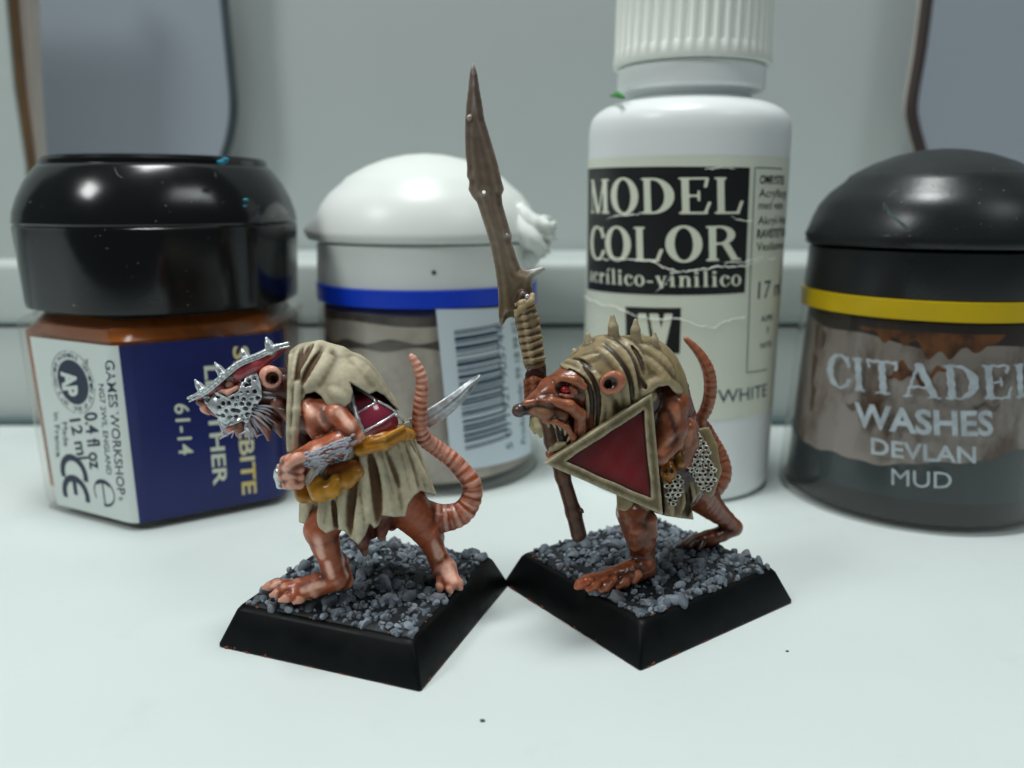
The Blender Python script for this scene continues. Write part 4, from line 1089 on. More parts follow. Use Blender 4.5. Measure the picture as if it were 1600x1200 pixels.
b.chain([(492, 650, 73, 18), (512, 700, 73.6, 16), (486, 735, 71.5, 15)], SK, .3)                # far arm
# legs
b.chain([(535, 775, 67.8, 30), (502, 828, 67.0, 27), (508, 850, 66.9, 22), (519, 880, 66.9, 18), (522, 900, 66.9, 18.5)], SK, .4)
b.chain([(506, 850, 67.6, 16), (530, 878, 67.8, 14), (540, 908, 67.6, 13)], SK, .3)
b.chain([(524, 904, 66.9, 19), (498, 910, 66.6, 15), (466, 917, 66.3, 13), (448, 920, 66.2, 11)], SK, .4)
b.chain([(520, 908, 66.9, 15), (490, 922, 66.0, 12), (462, 928, 65.7, 10)], SK, .3)
for t in ([(456, 914, 66.8, 8.5), (434, 913, 67.0, 8.5), (421, 916, 67.1, 7), (413, 918, 67.1, 4)], [(452, 924, 66.0, 8), (434, 927, 66.1, 7.5), (424, 930, 66.2, 4)],
          [(462, 929, 65.6, 8), (448, 934, 65.5, 7.5), (438, 938, 65.4, 4)], [(478, 928, 65.7, 8), (468, 936, 65.3, 7), (460, 941, 65.2, 4)]):
    b.chain(t, SK, .15)
b.chain([(622, 775, 70.2, 40), (664, 826, 70.4, 25), (676, 852, 70.4, 17), (687, 876, 70.3, 16), (694, 893, 70.2, 19)], SK, .4)
b.chain([(652, 800, 71.5, 24), (680, 840, 71.2, 15)], SK, .3)
b.chain([(696, 890, 69.9, 19), (702, 903, 69.3, 15), (708, 909, 68.9, 12)], lin(206, 132, 110), .3)
for t in ([(706, 904, 69.1, 10), (716, 912, 68.8, 8), (720, 919, 68.6, 4)], [(698, 908, 69.0, 9), (703, 918, 68.5, 7), (704, 925, 68.3, 4)], [(690, 905, 69.1, 9), (688, 916, 68.6, 7), (687, 923, 68.4, 4)]):
    b.chain(t, SK, .15)
for t in ([(560, 800, 69, 24), (566, 845, 69, 12), (570, 866, 69, 4)], [(585, 795, 69.6, 24), (582, 832, 69.6, 10)], [(615, 790, 70, 26), (612, 822, 70, 8)], [(600, 800, 69, 20), (596, 838, 69, 7)]):
    b.chain(t, SKD, .3)
# tail
tn = [(622, 790, 71.0, 24), (655, 803, 71.0, 25), (690, 810, 71.2, 22), (720, 802, 71.4, 19), (736, 780, 71.6, 16.5), (737, 756, 71.8, 15.5), (724, 737, 72, 14.5), (704, 716, 72, 13.5), (680, 699, 71.8, 13), (663, 685, 71.2, 12.5), (656, 666, 70.6, 12), (656, 642, 70.3, 11.5), (659, 615, 70.2, 10.5), (659, 592, 70.2, 9.5), (651, 570, 70.2, 7.5), (643, 557, 70.2, 5.5)]
TP = spline(tn, 3); TPm, _ = chainpts(TP); prm = chain_param(TPm); TL = np.sum(np.linalg.norm(np.diff(TPm, axis=0), axis=1))
def tailcol(x, y, z):
    s = prm(x, y, z); q = s/TL; w0 = np.clip((x-at(640, 800, 71)[0])/.5, 0, 1)
    ph = np.sin(s*2*np.pi/(1.15-.4*q)+.5*np.sin(x*3)); t = np.clip(.5+1.4*ph, 0, 1)
    t = np.where((q > .52) & (q < .66), .45+.5*t, t); t = np.clip(t-.6*((q > .72) & (q < .84)), 0, 1)
    t = t*w0; return SK*(1-t[:, None])+lin(214, 150, 132)*t[:, None]
b.chain(TP, tailcol, .35, .05)
tdist = f_chain(TPm[6:], chainpts(TP)[1][6:], .05)
b.add('d', lambda x, y, z: .035*np.sin(prm(x, y, z)*2*np.pi/.52)*np.clip(1-tdist(x, y, z)/.12, 0, 1), at(650, 850, 74)-[0, 6, 0], at(765, 545, 72)+[0, 2, 0], 0, None)
mp_ = f_poly([(316, 620), (330, 612), (340, 613), (354, 621), (372, 612), (377, 598), (368, 588), (380, 584), (400, 580), (408, 600), (410, 620), (402, 634), (394, 646), (388, 662), (378, 658), (364, 664), (350, 668), (338, 650), (326, 638), (319, 628)], 67)
b.add('paint', mp_, at(306, 680, 67)-[0, 2.5, 0], at(420, 574, 67)+[0, 2.2, 0], 0, lin(64, 28, 20))
for nd in ([(497, 842, 65.8, 6), (503, 868, 65.9, 5)], [(536, 872, 66.8, 4), (541, 900, 66.9, 4)], [(676, 842, 69.6, 4), (686, 868, 69.6, 6)], [(500, 648, 64.9, 6), (505, 662, 64.8, 5)], [(532, 645, 64.8, 6), (550, 668, 64.4, 5)], [(484, 640, 65.7, 6), (490, 648, 65.4, 6)],
           [(478, 722, 63.6, 6), (500, 694, 63.5, 5)], [(504, 912, 65.8, 4), (474, 921, 65.3, 5)], [(700, 892, 68.9, 9), (708, 904, 68.3, 6)], [(448, 733, 63.4, 5), (456, 748, 63.5, 5)], [(518, 900, 65.9, 4), (512, 880, 65.9, 4)], [(438, 914, 66.6, 4), (424, 917, 66.6, 3)]):
    P__, R__ = chainpts(nd); b.add('paint', f_chain(P__, R__*1.25, .1), P__.min(0)-1.4, P__.max(0)+1.4, 0, SKH)
lo, hi = b.bounds()
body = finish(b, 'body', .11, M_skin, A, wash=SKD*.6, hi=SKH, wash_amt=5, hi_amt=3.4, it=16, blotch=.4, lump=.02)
# ---- robe: cape with hood, and skirt
c = Sculpt()
c.chain([(486, 590, 69.0, 53), (530, 614, 69.2, 65), (566, 650, 69.4, 58)], BG, .3, .8)
c.chain([(476, 552, 68.9, 14), (500, 546, 68.9, 14), (530, 556, 69, 16)], BG, .5)
hc = prehit(c)
for n_, r_, kk_ in (([(466, 545), (462, 570), (459, 600), (457, 640)], 7, .25), ([(480, 540), (474, 570), (468, 605)], 6, .3), ([(494, 538), (486, 570), (480, 600)], 7, .4), ([(512, 548), (500, 576), (492, 600)], 7, .5),
                ([(556, 562), (584, 590), (606, 622)], 8, .6), ([(516, 560), (500, 580), (480, 604)], 7, .5), ([(520, 610), (535, 622), (545, 632)], 7, .5)):
    fold(c, hc, n_, r_, 'u', kk_, .35)
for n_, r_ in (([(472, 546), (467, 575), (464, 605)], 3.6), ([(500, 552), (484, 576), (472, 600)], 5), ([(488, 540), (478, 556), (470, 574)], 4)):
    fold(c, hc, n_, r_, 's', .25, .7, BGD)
c.chain([(455, 560, 67.6, 7), (456, 600, 66.6, 8), (455, 640, 66.2, 8), (454, 672, 66.0, 8), (455, 702, 65.9, 7)], BG, .15, .3)
c.chain([(466, 600, 66.2, 6), (464, 640, 65.8, 6), (461, 672, 65.7, 6), (460, 700, 65.8, 6)], BG, .1, .3)
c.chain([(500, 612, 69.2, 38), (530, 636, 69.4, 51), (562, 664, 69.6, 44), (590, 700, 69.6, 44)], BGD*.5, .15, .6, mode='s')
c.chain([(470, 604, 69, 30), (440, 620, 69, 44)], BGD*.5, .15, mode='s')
cut = [(380, 500), (448, 500), (451, 545), (449, 580), (447, 640), (446, 706), (464, 709), (470, 690), (473, 655), (471, 632), (478, 616), (492, 612), (501, 618), (510, 632), (521, 640), (536, 638), (549, 628), (552, 612), (547, 598), (560, 606), (577, 616), (588, 611), (600, 618), (612, 632), (626, 645), (700, 660), (700, 760), (380, 760)]
# keep the hem of the cape, cut everything under it
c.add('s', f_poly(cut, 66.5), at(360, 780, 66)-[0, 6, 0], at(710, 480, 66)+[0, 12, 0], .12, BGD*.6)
# skirt
top_, bot_ = at(559, 694, 69.5), at(585, 826, 69.6)
def skirt(rx0, rx1, ry0, ry1, off):
    m_ = mmpx(69.5, 10)
    def f(x, y, z):
        t = np.clip((top_[2]+1.2-z)/(top_[2]+1.2-bot_[2]), 0.0, 1.15)
        cx = top_[0]+(bot_[0]-top_[0])*t; cy = 69.5
        a = (rx0+(rx1-rx0)*t**.8)*m_; bb = (ry0+(ry1-ry0)*t)*m_
        X = (x-cx)/a; Y = (y-cy)/bb; ph = np.arctan2(Y, X); rho = np.sqrt(X*X+Y*Y)
        am = .45+.55*np.clip(-X*1.4+.3, 0, 1); fo = am*(.055*t*np.sin(9*ph+1.0)+.045*t*np.sin(15*ph+2*np.sin(2*ph)+.8))+.012*np.sin(31*ph+3*t)
        return (rho-1-fo)*np.minimum(a, bb)*.8+off
    return f
sl, sh = at(430, 880, 69.5)-[0, 9, 0], at(730, 650, 69.5)+[0, 9, 0]
sk = Sculpt()
sk.add('u', skirt(80, 112, 58, 84, 0), sl, sh, 0, BG)
hk = prehit(sk, .25, (sl, sh))
for n_, r_ in (([(566, 706), (572, 760), (574, 816)], 8), ([(588, 706), (602, 760), (612, 806)], 7), ([(540, 750), (534, 790), (532, 826)], 8), ([(506, 780), (502, 800), (500, 822)], 7), ([(560, 780), (562, 820), (562, 848)], 8), ([(640, 700), (660, 740), (672, 768)], 7), ([(482, 780), (480, 800), (478, 816)], 6), ([(520, 770), (518, 800), (516, 828)], 6)):
    fold(sk, hk, n_, r_, 'u', .3, .3, BG)
for n_, r_ in (([(578, 708), (586, 745), (590, 780), (592, 825)], 7.5), ([(556, 708), (553, 750), (549, 790), (546, 835)], 7), ([(520, 780), (524, 804), (526, 830)], 4), ([(604, 706), (616, 735), (624, 760)], 3.5), ([(490, 790), (488, 822)], 4)):
    fold(sk, hk, n_, r_, 's', .2, .25, BGD)
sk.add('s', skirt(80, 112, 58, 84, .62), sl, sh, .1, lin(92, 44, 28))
hem = [(400, 640), (760, 640), (760, 700), (650, 676), (640, 672), (600, 690), (560, 704), (470, 700), (470, 700)]
sk.add('s', f_poly([(400, 600), (760, 600), (760, 664), (644, 655), (600, 672), (560, 690), (505, 704), (400, 704)], 69), sl, sh, .1, None)
hemc = [(440, 822), (469, 817), (480, 819), (494, 824), (510, 834), (522, 828), (538, 829), (548, 842), (560, 852), (570, 838), (578, 818), (584, 826), (591, 822), (598, 806), (616, 808), (634, 807), (638, 788), (648, 774), (658, 767), (674, 772), (688, 777), (703, 790), (760, 790), (760, 1200), (400, 1200), (400, 822)]
sk.add('s', f_poly(hemc, 66.5), sl, sh, .15, BGD*.6)
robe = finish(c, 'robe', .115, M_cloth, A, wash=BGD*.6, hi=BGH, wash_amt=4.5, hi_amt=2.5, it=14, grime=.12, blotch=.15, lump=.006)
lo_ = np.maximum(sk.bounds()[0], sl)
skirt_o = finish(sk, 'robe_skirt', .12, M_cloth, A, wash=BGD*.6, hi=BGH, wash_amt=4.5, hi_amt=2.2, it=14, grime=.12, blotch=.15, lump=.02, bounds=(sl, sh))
# ---- belt and knots
bl = Sculpt(); OC = lin(178, 118, 30)
ring = []
for k in range(25):
    a = 2*np.pi*k/24; m_ = mmpx(69.5, 20); cx_ = 556+84*math.cos(a); cy_ = 694-14*math.cos(a)+4*math.sin(a)
    ring.append((cx_, cy_, 69.5+58*m_*math.sin(a), 9.5))
bl.chain(ring, OC, .1)
bl.chain([(562, 704, 65.9, 9), (600, 694, 66.0, 9), (634, 676, 67.6, 8)], OC, .15)
bl.chain([(558, 697, 66.0, 4), (600, 684, 65.7, 4), (630, 668, 67.2, 4)], OC, .1)
bl.chain([(494, 758, 65.2, 15), (500, 768, 65.0, 16), (518, 764, 64.9, 14), (524, 752, 65.1, 11)], lin(196, 136, 30), .12, .2)
bl.chain([(526, 758, 65.6, 10), (542, 750, 65.4, 13), (556, 738, 65.6, 12)], OC, .1, .3)
bl.chain([(468, 760, 66.4, 11), (474, 774, 66.2, 12), (486, 778, 66, 9)], lin(166, 112, 24), .12, .2); bl.chain([(520, 735, 66.2, 13), (552, 728, 66, 11), (560, 738, 65.6, 10)], lin(120, 64, 24), .2)
finish(bl, 'belt', .11, M_ochre, A, wash=lin(84, 44, 10), hi=lin(224, 176, 70), wash_amt=2, hi_amt=1.5, it=6)
# ---- lamellar armour plates (three), each with a silver rim
def shell_plate(poly, Rpx, name, colr, mat, Yc=69.5, cpx=(572, 656), th=.35):
    p = Sculpt(); c0 = at(*cpx, Yc); Rm = Rpx*mmpx(Yc, 20)
    fp = f_poly(poly, 66.3)
    def f(x, y, z):
        d = np.sqrt((x-c0[0])**2+((y-c0[1]))**2+(z-c0[2])**2)
        return np.maximum(np.maximum(d-Rm, Rm-th-d), fp(x, y, z)*1.0)
    q = np.array(poly); lo = at(q[:, 0].min()-6, q[:, 1].max()+6, 66)-[0, 3.5, 0]; hi = at(q[:, 0].max()+6, q[:, 1].min()-6, 66)+[0, 1.8, 0]
    p.add('u', f, lo, hi, 0, colr)
    return finish(p, name, .09, mat, A, wash=lin(60, 10, 24), hi=lin(214, 120, 140), wash_amt=.6, hi_amt=.35, it=4, bounds=(lo, hi), mottle=.05)
MR = lin(138, 44, 66)
pls = [[(543, 594), (560, 602), (592, 624), (590, 632), (554, 650), (548, 640)], [(553, 646), (592, 626), (622, 642), (614, 650), (572, 676), (562, 664)], [(566, 672), (572, 672), (616, 648), (633, 664), (628, 668), (569, 697), (564, 688)]]
for q, R_ in zip(pls, (57, 60, 63)):
    shell_plate(q, R_, 'armour_plate', MR, M_gloss)
hp = Hit('armour_plate', 'robe', 'body')
def on_surf(hit, pts, lift=0.0, fall=66.0):
    out = []
    for px, py in pts:
        p, n = hit(px, py)
        if p is None: p = at(px, py, fall); n = np.array([0, -1, 0])
        out.append(p+n*lift)
    return out
def med(P, k=1):                        # keep a strip from jumping between surfaces
    P = np.array(P); y = P[:, 1].copy()
    for i in range(len(P)):
        a = max(0, i-2); P[i, 1] = np.median(y[a:i+3])
    return P
def strip(name, hit, pts, rpx, mat, parent, lift=.05, n=6, taper=False, Yr=66, nside=7):
    q = spline(pts, n); P = med(on_surf(hit, q, lift)); r = rpx*mmpx(Yr, 15)
    R = [r*(min(1, .25+i/2, .25+(len(P)-1-i)/2) if taper else 1)*(1+.18*math.sin(i*2.3)) for i in range(len(P))]
    V, F = tube(P, R, nside); return (V, F)
def onsph(px, py, R):
    c0 = at(572, 656, 69.5)-np.array([0, 0, CAM_H]); d = ray(px, py); d /= np.linalg.norm(d); bq = d@c0; dd = bq*bq-(c0@c0-R*R)
    return (d*(bq-math.sqrt(max(dd, 0))))+np.array([0, 0, CAM_H])
def rim(pts, Rp, r=2.6):
    q = spline(pts, 4); P = [onsph(x, y, Rp*mmpx(69.5, 20)+.03) for x, y in q]; R = [r*mmpx(66, 20)*(1+.15*math.sin(i*1.9)) for i in range(len(P))]; return tube(P, R, 7)
tr = [rim(*p_) for p_ in (([(547, 600), (558, 607), (572, 615), (584, 624), (586, 630)], 58), ([(586, 630), (572, 638), (555, 648)], 58, 2.2), ([(590, 627), (606, 635), (619, 644)], 60.5, 2), ([(619, 645), (596, 660), (568, 675)], 61, 2.2),
      ([(618, 648), (628, 656), (633, 664)], 63.5, 2), ([(633, 665), (602, 684), (569, 696)], 63.6, 3), ([(546, 602), (549, 620), (554, 642), (560, 660), (566, 676), (568, 694)], 62, 4.6), ([(552, 642), (545, 634), (541, 636)], 62, 4), ([(566, 680), (560, 672), (556, 674)], 62, 4.2), ([(562, 660), (554, 654)], 62, 2.4))]
V, F = merge(tr); mk('plate_trim', V, F, M_metal, A, kind='stuff')
# ---- helmet: maroon strap, silver ridge with four spikes, mail mask
h = Sculpt(); HL = lin(164, 66, 76)
h.chain([(312, 621, 68.1, 4), (347, 602, 68.0, 8), (376, 582, 67.9, 11), (403, 569, 68.1, 12), (428, 552, 68.4, 8), (446, 543, 68.5, 4)], HL, .3, .3)
h.ell(355, 605, 67.0, 17, 30, 13, lin(60, 16, 16), .1, 22, 's')
finish(h, 'leather_strap', .1, M_gloss, A, wash=lin(70, 16, 26), hi=lin(210, 110, 110), wash_amt=.8, hi_amt=.8, it=5)
rd = Sculpt()
rp = spline([(294, 622, 67.9), (322, 609, 67.6), (345, 590, 67.4), (373, 567, 67.5), (402, 555, 67.8), (427, 543, 68.0), (450, 536, 68.4)], 4)
rd.chain([(*q, 3.8 if 2 < i < len(rp)-3 else 2.4) for i, q in enumerate(rp)], None, .1, .1, flat=.7)
rd.chain([(q[0]+2, q[1]+5, q[2]-.2, 1.7) for q in rp], None, .05, .05)
for (bx, by), (tx, ty), r_ in (((317, 611), (305, 594), 8), ((349, 586), (336, 567), 8.5), ((386, 561), (378, 546), 8.5), ((424, 547), (416, 528), 9)):
    rd.chain([(bx, by, 68.0, r_), ((bx+tx)/2, (by+ty)/2, 68.0, r_*.62), (tx, ty, 68.0, 2.0)], None, .12)
finish(rd, 'spiked_ridge', .085, M_metal, A)
hh = Hit('body', 'leather_strap')
mp = mp_
mk_ = Sculpt()
def mask_shell(x, y, z):
    X, Y_, Z = np.broadcast_arrays(x, y, z); d = b.eval(X.ravel(), Y_.ravel(), Z.ravel()).reshape(X.shape)
    return np.maximum(np.maximum(np.abs(d-.10)-.13, mp(x, y, z)), y-69.0)
lo_, hi_ = at(306, 680, 67)-[0, 2.0, 0], at(420, 574, 67)+[0, 2.2, 0]
mk_.add('u', mask_shell, lo_, hi_, 0, None)
hr = np.random.default_rng(12); holes_ = []
for j in range(10):
    for i in range(12):
        px = 314+i*10.0+(j % 2)*5.0+hr.normal(0, 1.2); py = 584+j*9.0+hr.normal(0, 1.2)
        if hr.random() < .08: continue
        p, n = hh(px, py)
        if p is None or p[1] > 69.2: continue
        if mp(*p) > -.12: continue
        rr = hr.uniform(.14, .24); q_ = p+n*.12
        mk_.add('u', lambda x, y, z, q_=q_-n*(rr*.55), rr=rr: np.sqrt((x-q_[0])**2+(y-q_[1])**2+(z-q_[2])**2)-rr*1.28-.04, q_-2*rr-.3, q_+2*rr+.3, .04, None)
        holes_.append((q_, rr))
mk_.add('i', mp, lo_, hi_, .03, None)
for q_, rr in holes_:
    mk_.add('s', lambda x, y, z, q_=q_, rr=rr: np.sqrt((x-q_[0])**2+(y-q_[1])**2+(z-q_[2])**2)-rr, q_-rr-.3, q_+rr+.3, .05, None)
finish(mk_, 'mail_mask', .065, M_metal, A, bounds=(lo_, hi_), lump=.015)
# grey fur: brushed tufts on cheek and forearm
def tufts(name, hit, strokes, rpx, mat, parent):
    q = []
    for s_ in strokes:
        P = med(on_surf(hit, s_, .03)); m_ = mmpx(66, 15); n = len(P)
        q.append(tube(P, [rpx*m_*(.25+.9*math.sin(math.pi*min(1, (i+.6)/n))) for i in range(n)], 5))
    V, F = merge(q); return mk(name, V, F, mat, parent, kind='stuff')
st = []
for k in range(15):                     # cheek, fanning back from the mask
    a = math.radians(-8-k*5.6+rng.normal(0, 3)); x0, y0 = 396+rng.uniform(-2, 4)-k*1.1, 634+k*1.6+rng.normal(0, 1); L = 34+rng.uniform(-6, 16)
    st.append([(x0+L*t*math.cos(a)*1.0, y0-L*t*math.sin(a)*.85+3*t*t) for t in np.linspace(0, 1, 7)])
for x0, y0, x1, y1 in ((410, 612, 426, 614), (412, 620, 432, 622), (346, 662, 356, 682), (352, 664, 362, 684), (386, 668, 394, 684), (394, 668, 404, 685), (340, 655, 350, 674)):
    st.append([(x0+(x1-x0)*t, y0+(y1-y0)*t) for t in np.linspace(0, 1, 5)])
tufts('cheek_fur', Hit('body'), st, 1.7, M_fur, A)
st = []
for k in range(130):
    u, v = rng.random(), rng.random()
    x0 = 558-80*u+6*v; y0 = 676+34*u*.9+v*(30+6*math.sin(u*3))
    L = rng.uniform(8, 14); a = math.radians(rng.normal(148+25*v, 12))
    st.append([(x0+L*t*math.cos(a), y0+L*t*math.sin(a)*.75) for t in np.linspace(0, 1, 5)])
tufts('arm_fur', Hit('body'), st, 1.9, M_fur, A)
# ---- sword: curved blade behind the body, hilt in the fist
s = Sculpt()
sp = spline([(600, 690, 73.2, 9), (632, 672, 73.3, 13), (664, 657, 73.3, 14), (694, 638, 73.3, 13.5), (718, 618, 73.3, 11), (736, 600, 73.3, 7.5), (749, 588, 73.3, 3)], 3)
P_, R_ = chainpts(sp)
def blade(x, y, z):                     # flattened, with a central ridge
    d = None
    for i in range(len(P_)-1):
        a, b_ = P_[i], P_[i+1]; ab = b_-a; t = np.clip(((x-a[0])*ab[0]+(z-a[2])*ab[2])/(ab[0]**2+ab[2]**2), 0, 1)
        r_ = R_[i]+t*(R_[i+1]-R_[i]); e_ = np.sqrt((x-a[0]-t*ab[0])**2+(z-a[2]-t*ab[2])**2); q = np.maximum(e_-r_, np.abs(y-73.3)-.38*np.clip(1.15-e_/r_, 0, 1)-.02)
        d = q if d is None else np.minimum(d, q)
    return d
s.add('u', blade, P_.min(0)-1.2, P_.max(0)+1.2, 0, lin(176, 182, 186))
finish(s, 'sword_blade', .085, M_blade, A, wash=lin(60, 62, 66), hi=lin(250, 250, 250), wash_amt=1.2, hi_amt=2.5, it=5, bounds=(P_.min(0)-[.6, .7, .6], P_.max(0)+[.9, .7, .9]))
s = Sculpt(); s.chain([(448, 742, 65.2, 7), (436, 738, 65.4, 8)], None, .1); s.chain([(436, 728, 65.4, 4), (434, 744, 65.4, 6), (436, 760, 65.4, 4)], None, .1); s.chain([(436, 760, 65.4, 4), (446, 764, 65.2, 1.5)], None, .1)
finish(s, 'sword_hilt', .1, M_metal, A)
# ================================================================== RIGHT MINIATURE
o_bvh.clear()
fB = np.array([10.7, 62.1]); uB = np.array([.812, .584]); vB = np.array([-.584, .812])
cB = [fB, fB+uB*20.6, fB+uB*20.6+vB*19.8, fB+vB*19.8]
ctB = sum(cB)/4
B = thing('rat_miniature', 'painted rat-man miniature with open jaws, a tall glaive and a red triangular shield', 'miniature', (ctB[0], ctB[1], 0), 'rat-man miniatures in front')
make_base(B, cB, 3.5, 23, [.42, .2, .30, .08])
b = Sculpt()
# torso, neck
b.chain([(938, 630, 69.6, 40), (985, 615, 71, 56), (1018, 650, 72.6, 52), (1050, 715, 74.4, 42), (1062, 760, 75, 36)], SBD, .6)
# head
b.ell(900, 606, 68.8, 44, 34, 36, SB, .3, 12)
b.chain([(892, 604, 68.6, 35), (864, 614, 67.7, 26), (842, 628, 67.1, 18), (824, 637, 66.7, 12.5)], SB, .3)
b.chain([(836, 640, 66.5, 12), (852, 645, 66.6, 15), (872, 648, 67.1, 17)], lin(138, 100, 76), .12)     # upper lip
b.chain([(918, 648, 68.6, 26), (914, 678, 68.1, 21), (902, 696, 67.6, 15), (880, 706, 67.1, 10.5), (860, 709, 66.8, 8)], SB, .3)
b.chain([(884, 656, 68.2, 20), (888, 684, 67.9, 18)], SBD, .2)
b.ell(850, 682, 67.0, 16, 60, 17, lin(40, 10, 8), .1, -30, 's')                         # open mouth
b.ell(872, 679, 66.3, 22, 22, 16, lin(36, 10, 8), .1, -40, 's')
b.chain([(878, 694, 67.9, 7), (888, 682, 68.0, 9), (896, 668, 68.4, 8)], lin(120, 40, 36), .1)                           # tongue
b.chain([(850, 658, 66.0, 3.5), (868, 659, 65.9, 4), (886, 668, 66.0, 4.5), (896, 684, 66.2, 4.5), (896, 699, 66.6, 4)], SB, .2)   # drawn-back lip
b.chain([(862, 598, 67.3, 6.5), (880, 592, 66.6, 7.5), (898, 594, 66.4, 7), (912, 604, 66.6, 6)], SB, .18)                    # brow
b.chain([(838, 627, 66.4, 5), (862, 627, 66.05, 8), (890, 634, 66.0, 9), (906, 648, 66.5, 10), (907, 670, 66.9, 9), (900, 690, 67.0, 8)], SB, .22)                  # cheek ridge
b.ell(883, 609, 66.25, 17, 12, 11, lin(42, 12, 8), .12, -22, 's')                        # socket
b.chain([(822, 630, 66.0, 5), (834, 628, 66.0, 5)], SB, .12); b.ell(836, 632, 65.6, 4, 4, 3, lin(30, 10, 8), .06, 0, 's')
b.chain([(840, 631, 65.8, 3), (860, 634, 65.6, 3.6), (884, 650, 65.9, 3.6)], lin(60, 20, 12), .15, mode='s')
b.ell(812, 641, 66.4, 13, 11, 11, lin(34, 46, 52), .06, 25)
b.ell(957, 598, 66.55, 22, 18, 8, lin(176, 104, 82), .12, 35)
b.ell(953, 600, 66.0, 14, 12, 9, lin(44, 14, 8), .12, 20, 's'); b.ell(951, 601, 66.3, 6, 7, 12, lin(12, 4, 2), .05, 0, 's')
# near shoulder and arm going behind the shield
b.chain([(1030, 612, 70.6, 24), (1050, 634, 70.0, 27), (1052, 662, 69.8, 23)], SB, .3)
b.chain([(1054, 640, 69.4, 16), (1060, 668, 69.5, 16), (1052, 690, 69.5, 15)], SB, .2); b.chain([(1038, 650, 69.0, 12), (1040, 676, 69.0, 15), (1030, 700, 68.8, 14)], SB, .2)
b.chain([(1072, 668, 71.0, 17), (1074, 690, 71.4, 18), (1064, 716, 71.6, 18)], SB, .25)
b.chain([(1052, 690, 69.5, 16), (1030, 712, 68.6, 15), (1000, 715, 68.0, 14)], SB, .25)
# far arm, raised to the glaive
b.chain([(930, 625, 72, 26), (890, 640, 73.4, 17), (858, 622, 73.0, 13), (842, 606, 72.4, 12)], SB, .3)
for k, (yy, rr) in enumerate(((594, 7), (603, 7), (612, 6.5), (620, 6))):
    b.chain([(850, yy+2, 71.6, rr), (834, yy, 71.2, rr), (825, yy+2, 71.6, rr*.95), (827, yy+4, 72.4, rr*.8)], SB, .07)
# legs
b.chain([(1000, 760, 73.6, 34), (990, 800, 72.2, 27), (996, 826, 71.9, 24), (1002, 846, 72.0, 22), (1004, 868, 72.0, 18), (1008, 886, 71.8, 17)], SB, .4)
b.chain([(982, 800, 71.4, 16), (992, 826, 71.0, 13), (994, 850, 71.2, 12)], SB, .25); b.chain([(1012, 812, 71.6, 15), (1014, 834, 71.6, 13), (1008, 850, 71.6, 10)], SB, .2)
b.chain([(1006, 886, 71.6, 18), (984, 890, 70.8, 15), (956, 899, 69.9, 13), (934, 907, 69.2, 11)], SB, .4)
b.chain([(1004, 892, 71.2, 14), (990, 900, 70.4, 12), (980, 906, 69.9, 9)], SB, .25)
for t, cc in (([(938, 902, 69.6, 9.5), (918, 907, 69.1, 9.5), (906, 913, 68.9, 8), (901, 917, 68.8, 5)], lin(170, 78, 36)), ([(946, 906, 69.2, 9), (930, 914, 68.8, 8.5), (920, 920, 68.6, 6)], lin(160, 74, 36)),
          ([(958, 906, 69.2, 9), (948, 916, 68.7, 8), (940, 922, 68.5, 5)], SB), ([(984, 900, 69.9, 9), (976, 910, 69.2, 8), (966, 917, 68.9, 5)], SB), ([(996, 898, 69.9, 8), (990, 908, 69.5, 6)], SBH)):
    b.chain(t, cc, .14)
b.chain([(1082, 762, 77, 32), (1112, 792, 78.4, 19), (1134, 812, 79.4, 14), (1146, 824, 80, 13.5)], SB, .35)
b.chain([(1146, 824, 80, 13.5), (1128, 834, 79.6, 12), (1108, 841, 79.0, 13), (1088, 846, 78.6, 12), (1072, 852, 78.2, 9)], SB, .25)
b.chain([(1092, 780, 77, 20), (1120, 806, 78.6, 11)], SB, .3)
for t in ([(1086, 846, 78.0, 7), (1076, 854, 77.4, 6)], [(1096, 848, 77.9, 7), (1092, 858, 77.3, 5)]): b.chain(t, SBD, .15)
# tail
tn = [(1092, 758, 78.4, 20), (1108, 764, 78.6, 18), (1122, 752, 78.8, 17), (1127, 734, 79, 16), (1122, 710, 79.2, 13.5), (1112, 690, 79.2, 12), (1102, 670, 78.8, 10.5), (1094, 658, 78.4, 9.5), (1102, 642, 78.2, 9.5), (1108, 624, 78, 10), (1110, 602, 77.8, 10), (1107, 580, 77.6, 9.5), (1098, 560, 77.5, 8), (1086, 544, 77.4, 6.5), (1076, 534, 77.3, 5), (1071, 529, 77.3, 3.5)]
TP2 = spline(tn, 3); TPm2, _ = chainpts(TP2); prm2 = chain_param(TPm2)
def tailcol2(x, y, z):
    s = prm2(x, y, z); t = np.clip(.35+.5*np.sin(s*2*np.pi/.8), 0, 1)*.5
    return SB*(1-t[:, None])+lin(190, 118, 92)*t[:, None]
b.chain(TP2, tailcol2, .3, .05)
td2 = f_chain(TPm2[3:], chainpts(TP2)[1][3:], .05)
b.add('d', lambda x, y, z: .04*np.sin(prm2(x, y, z)*2*np.pi/.5)*np.clip(1-td2(x, y, z)/.12, 0, 1), at(1085, 790, 80)-[0, 6, 0], at(1160, 510, 79)+[0, 3, 0], 0, None)
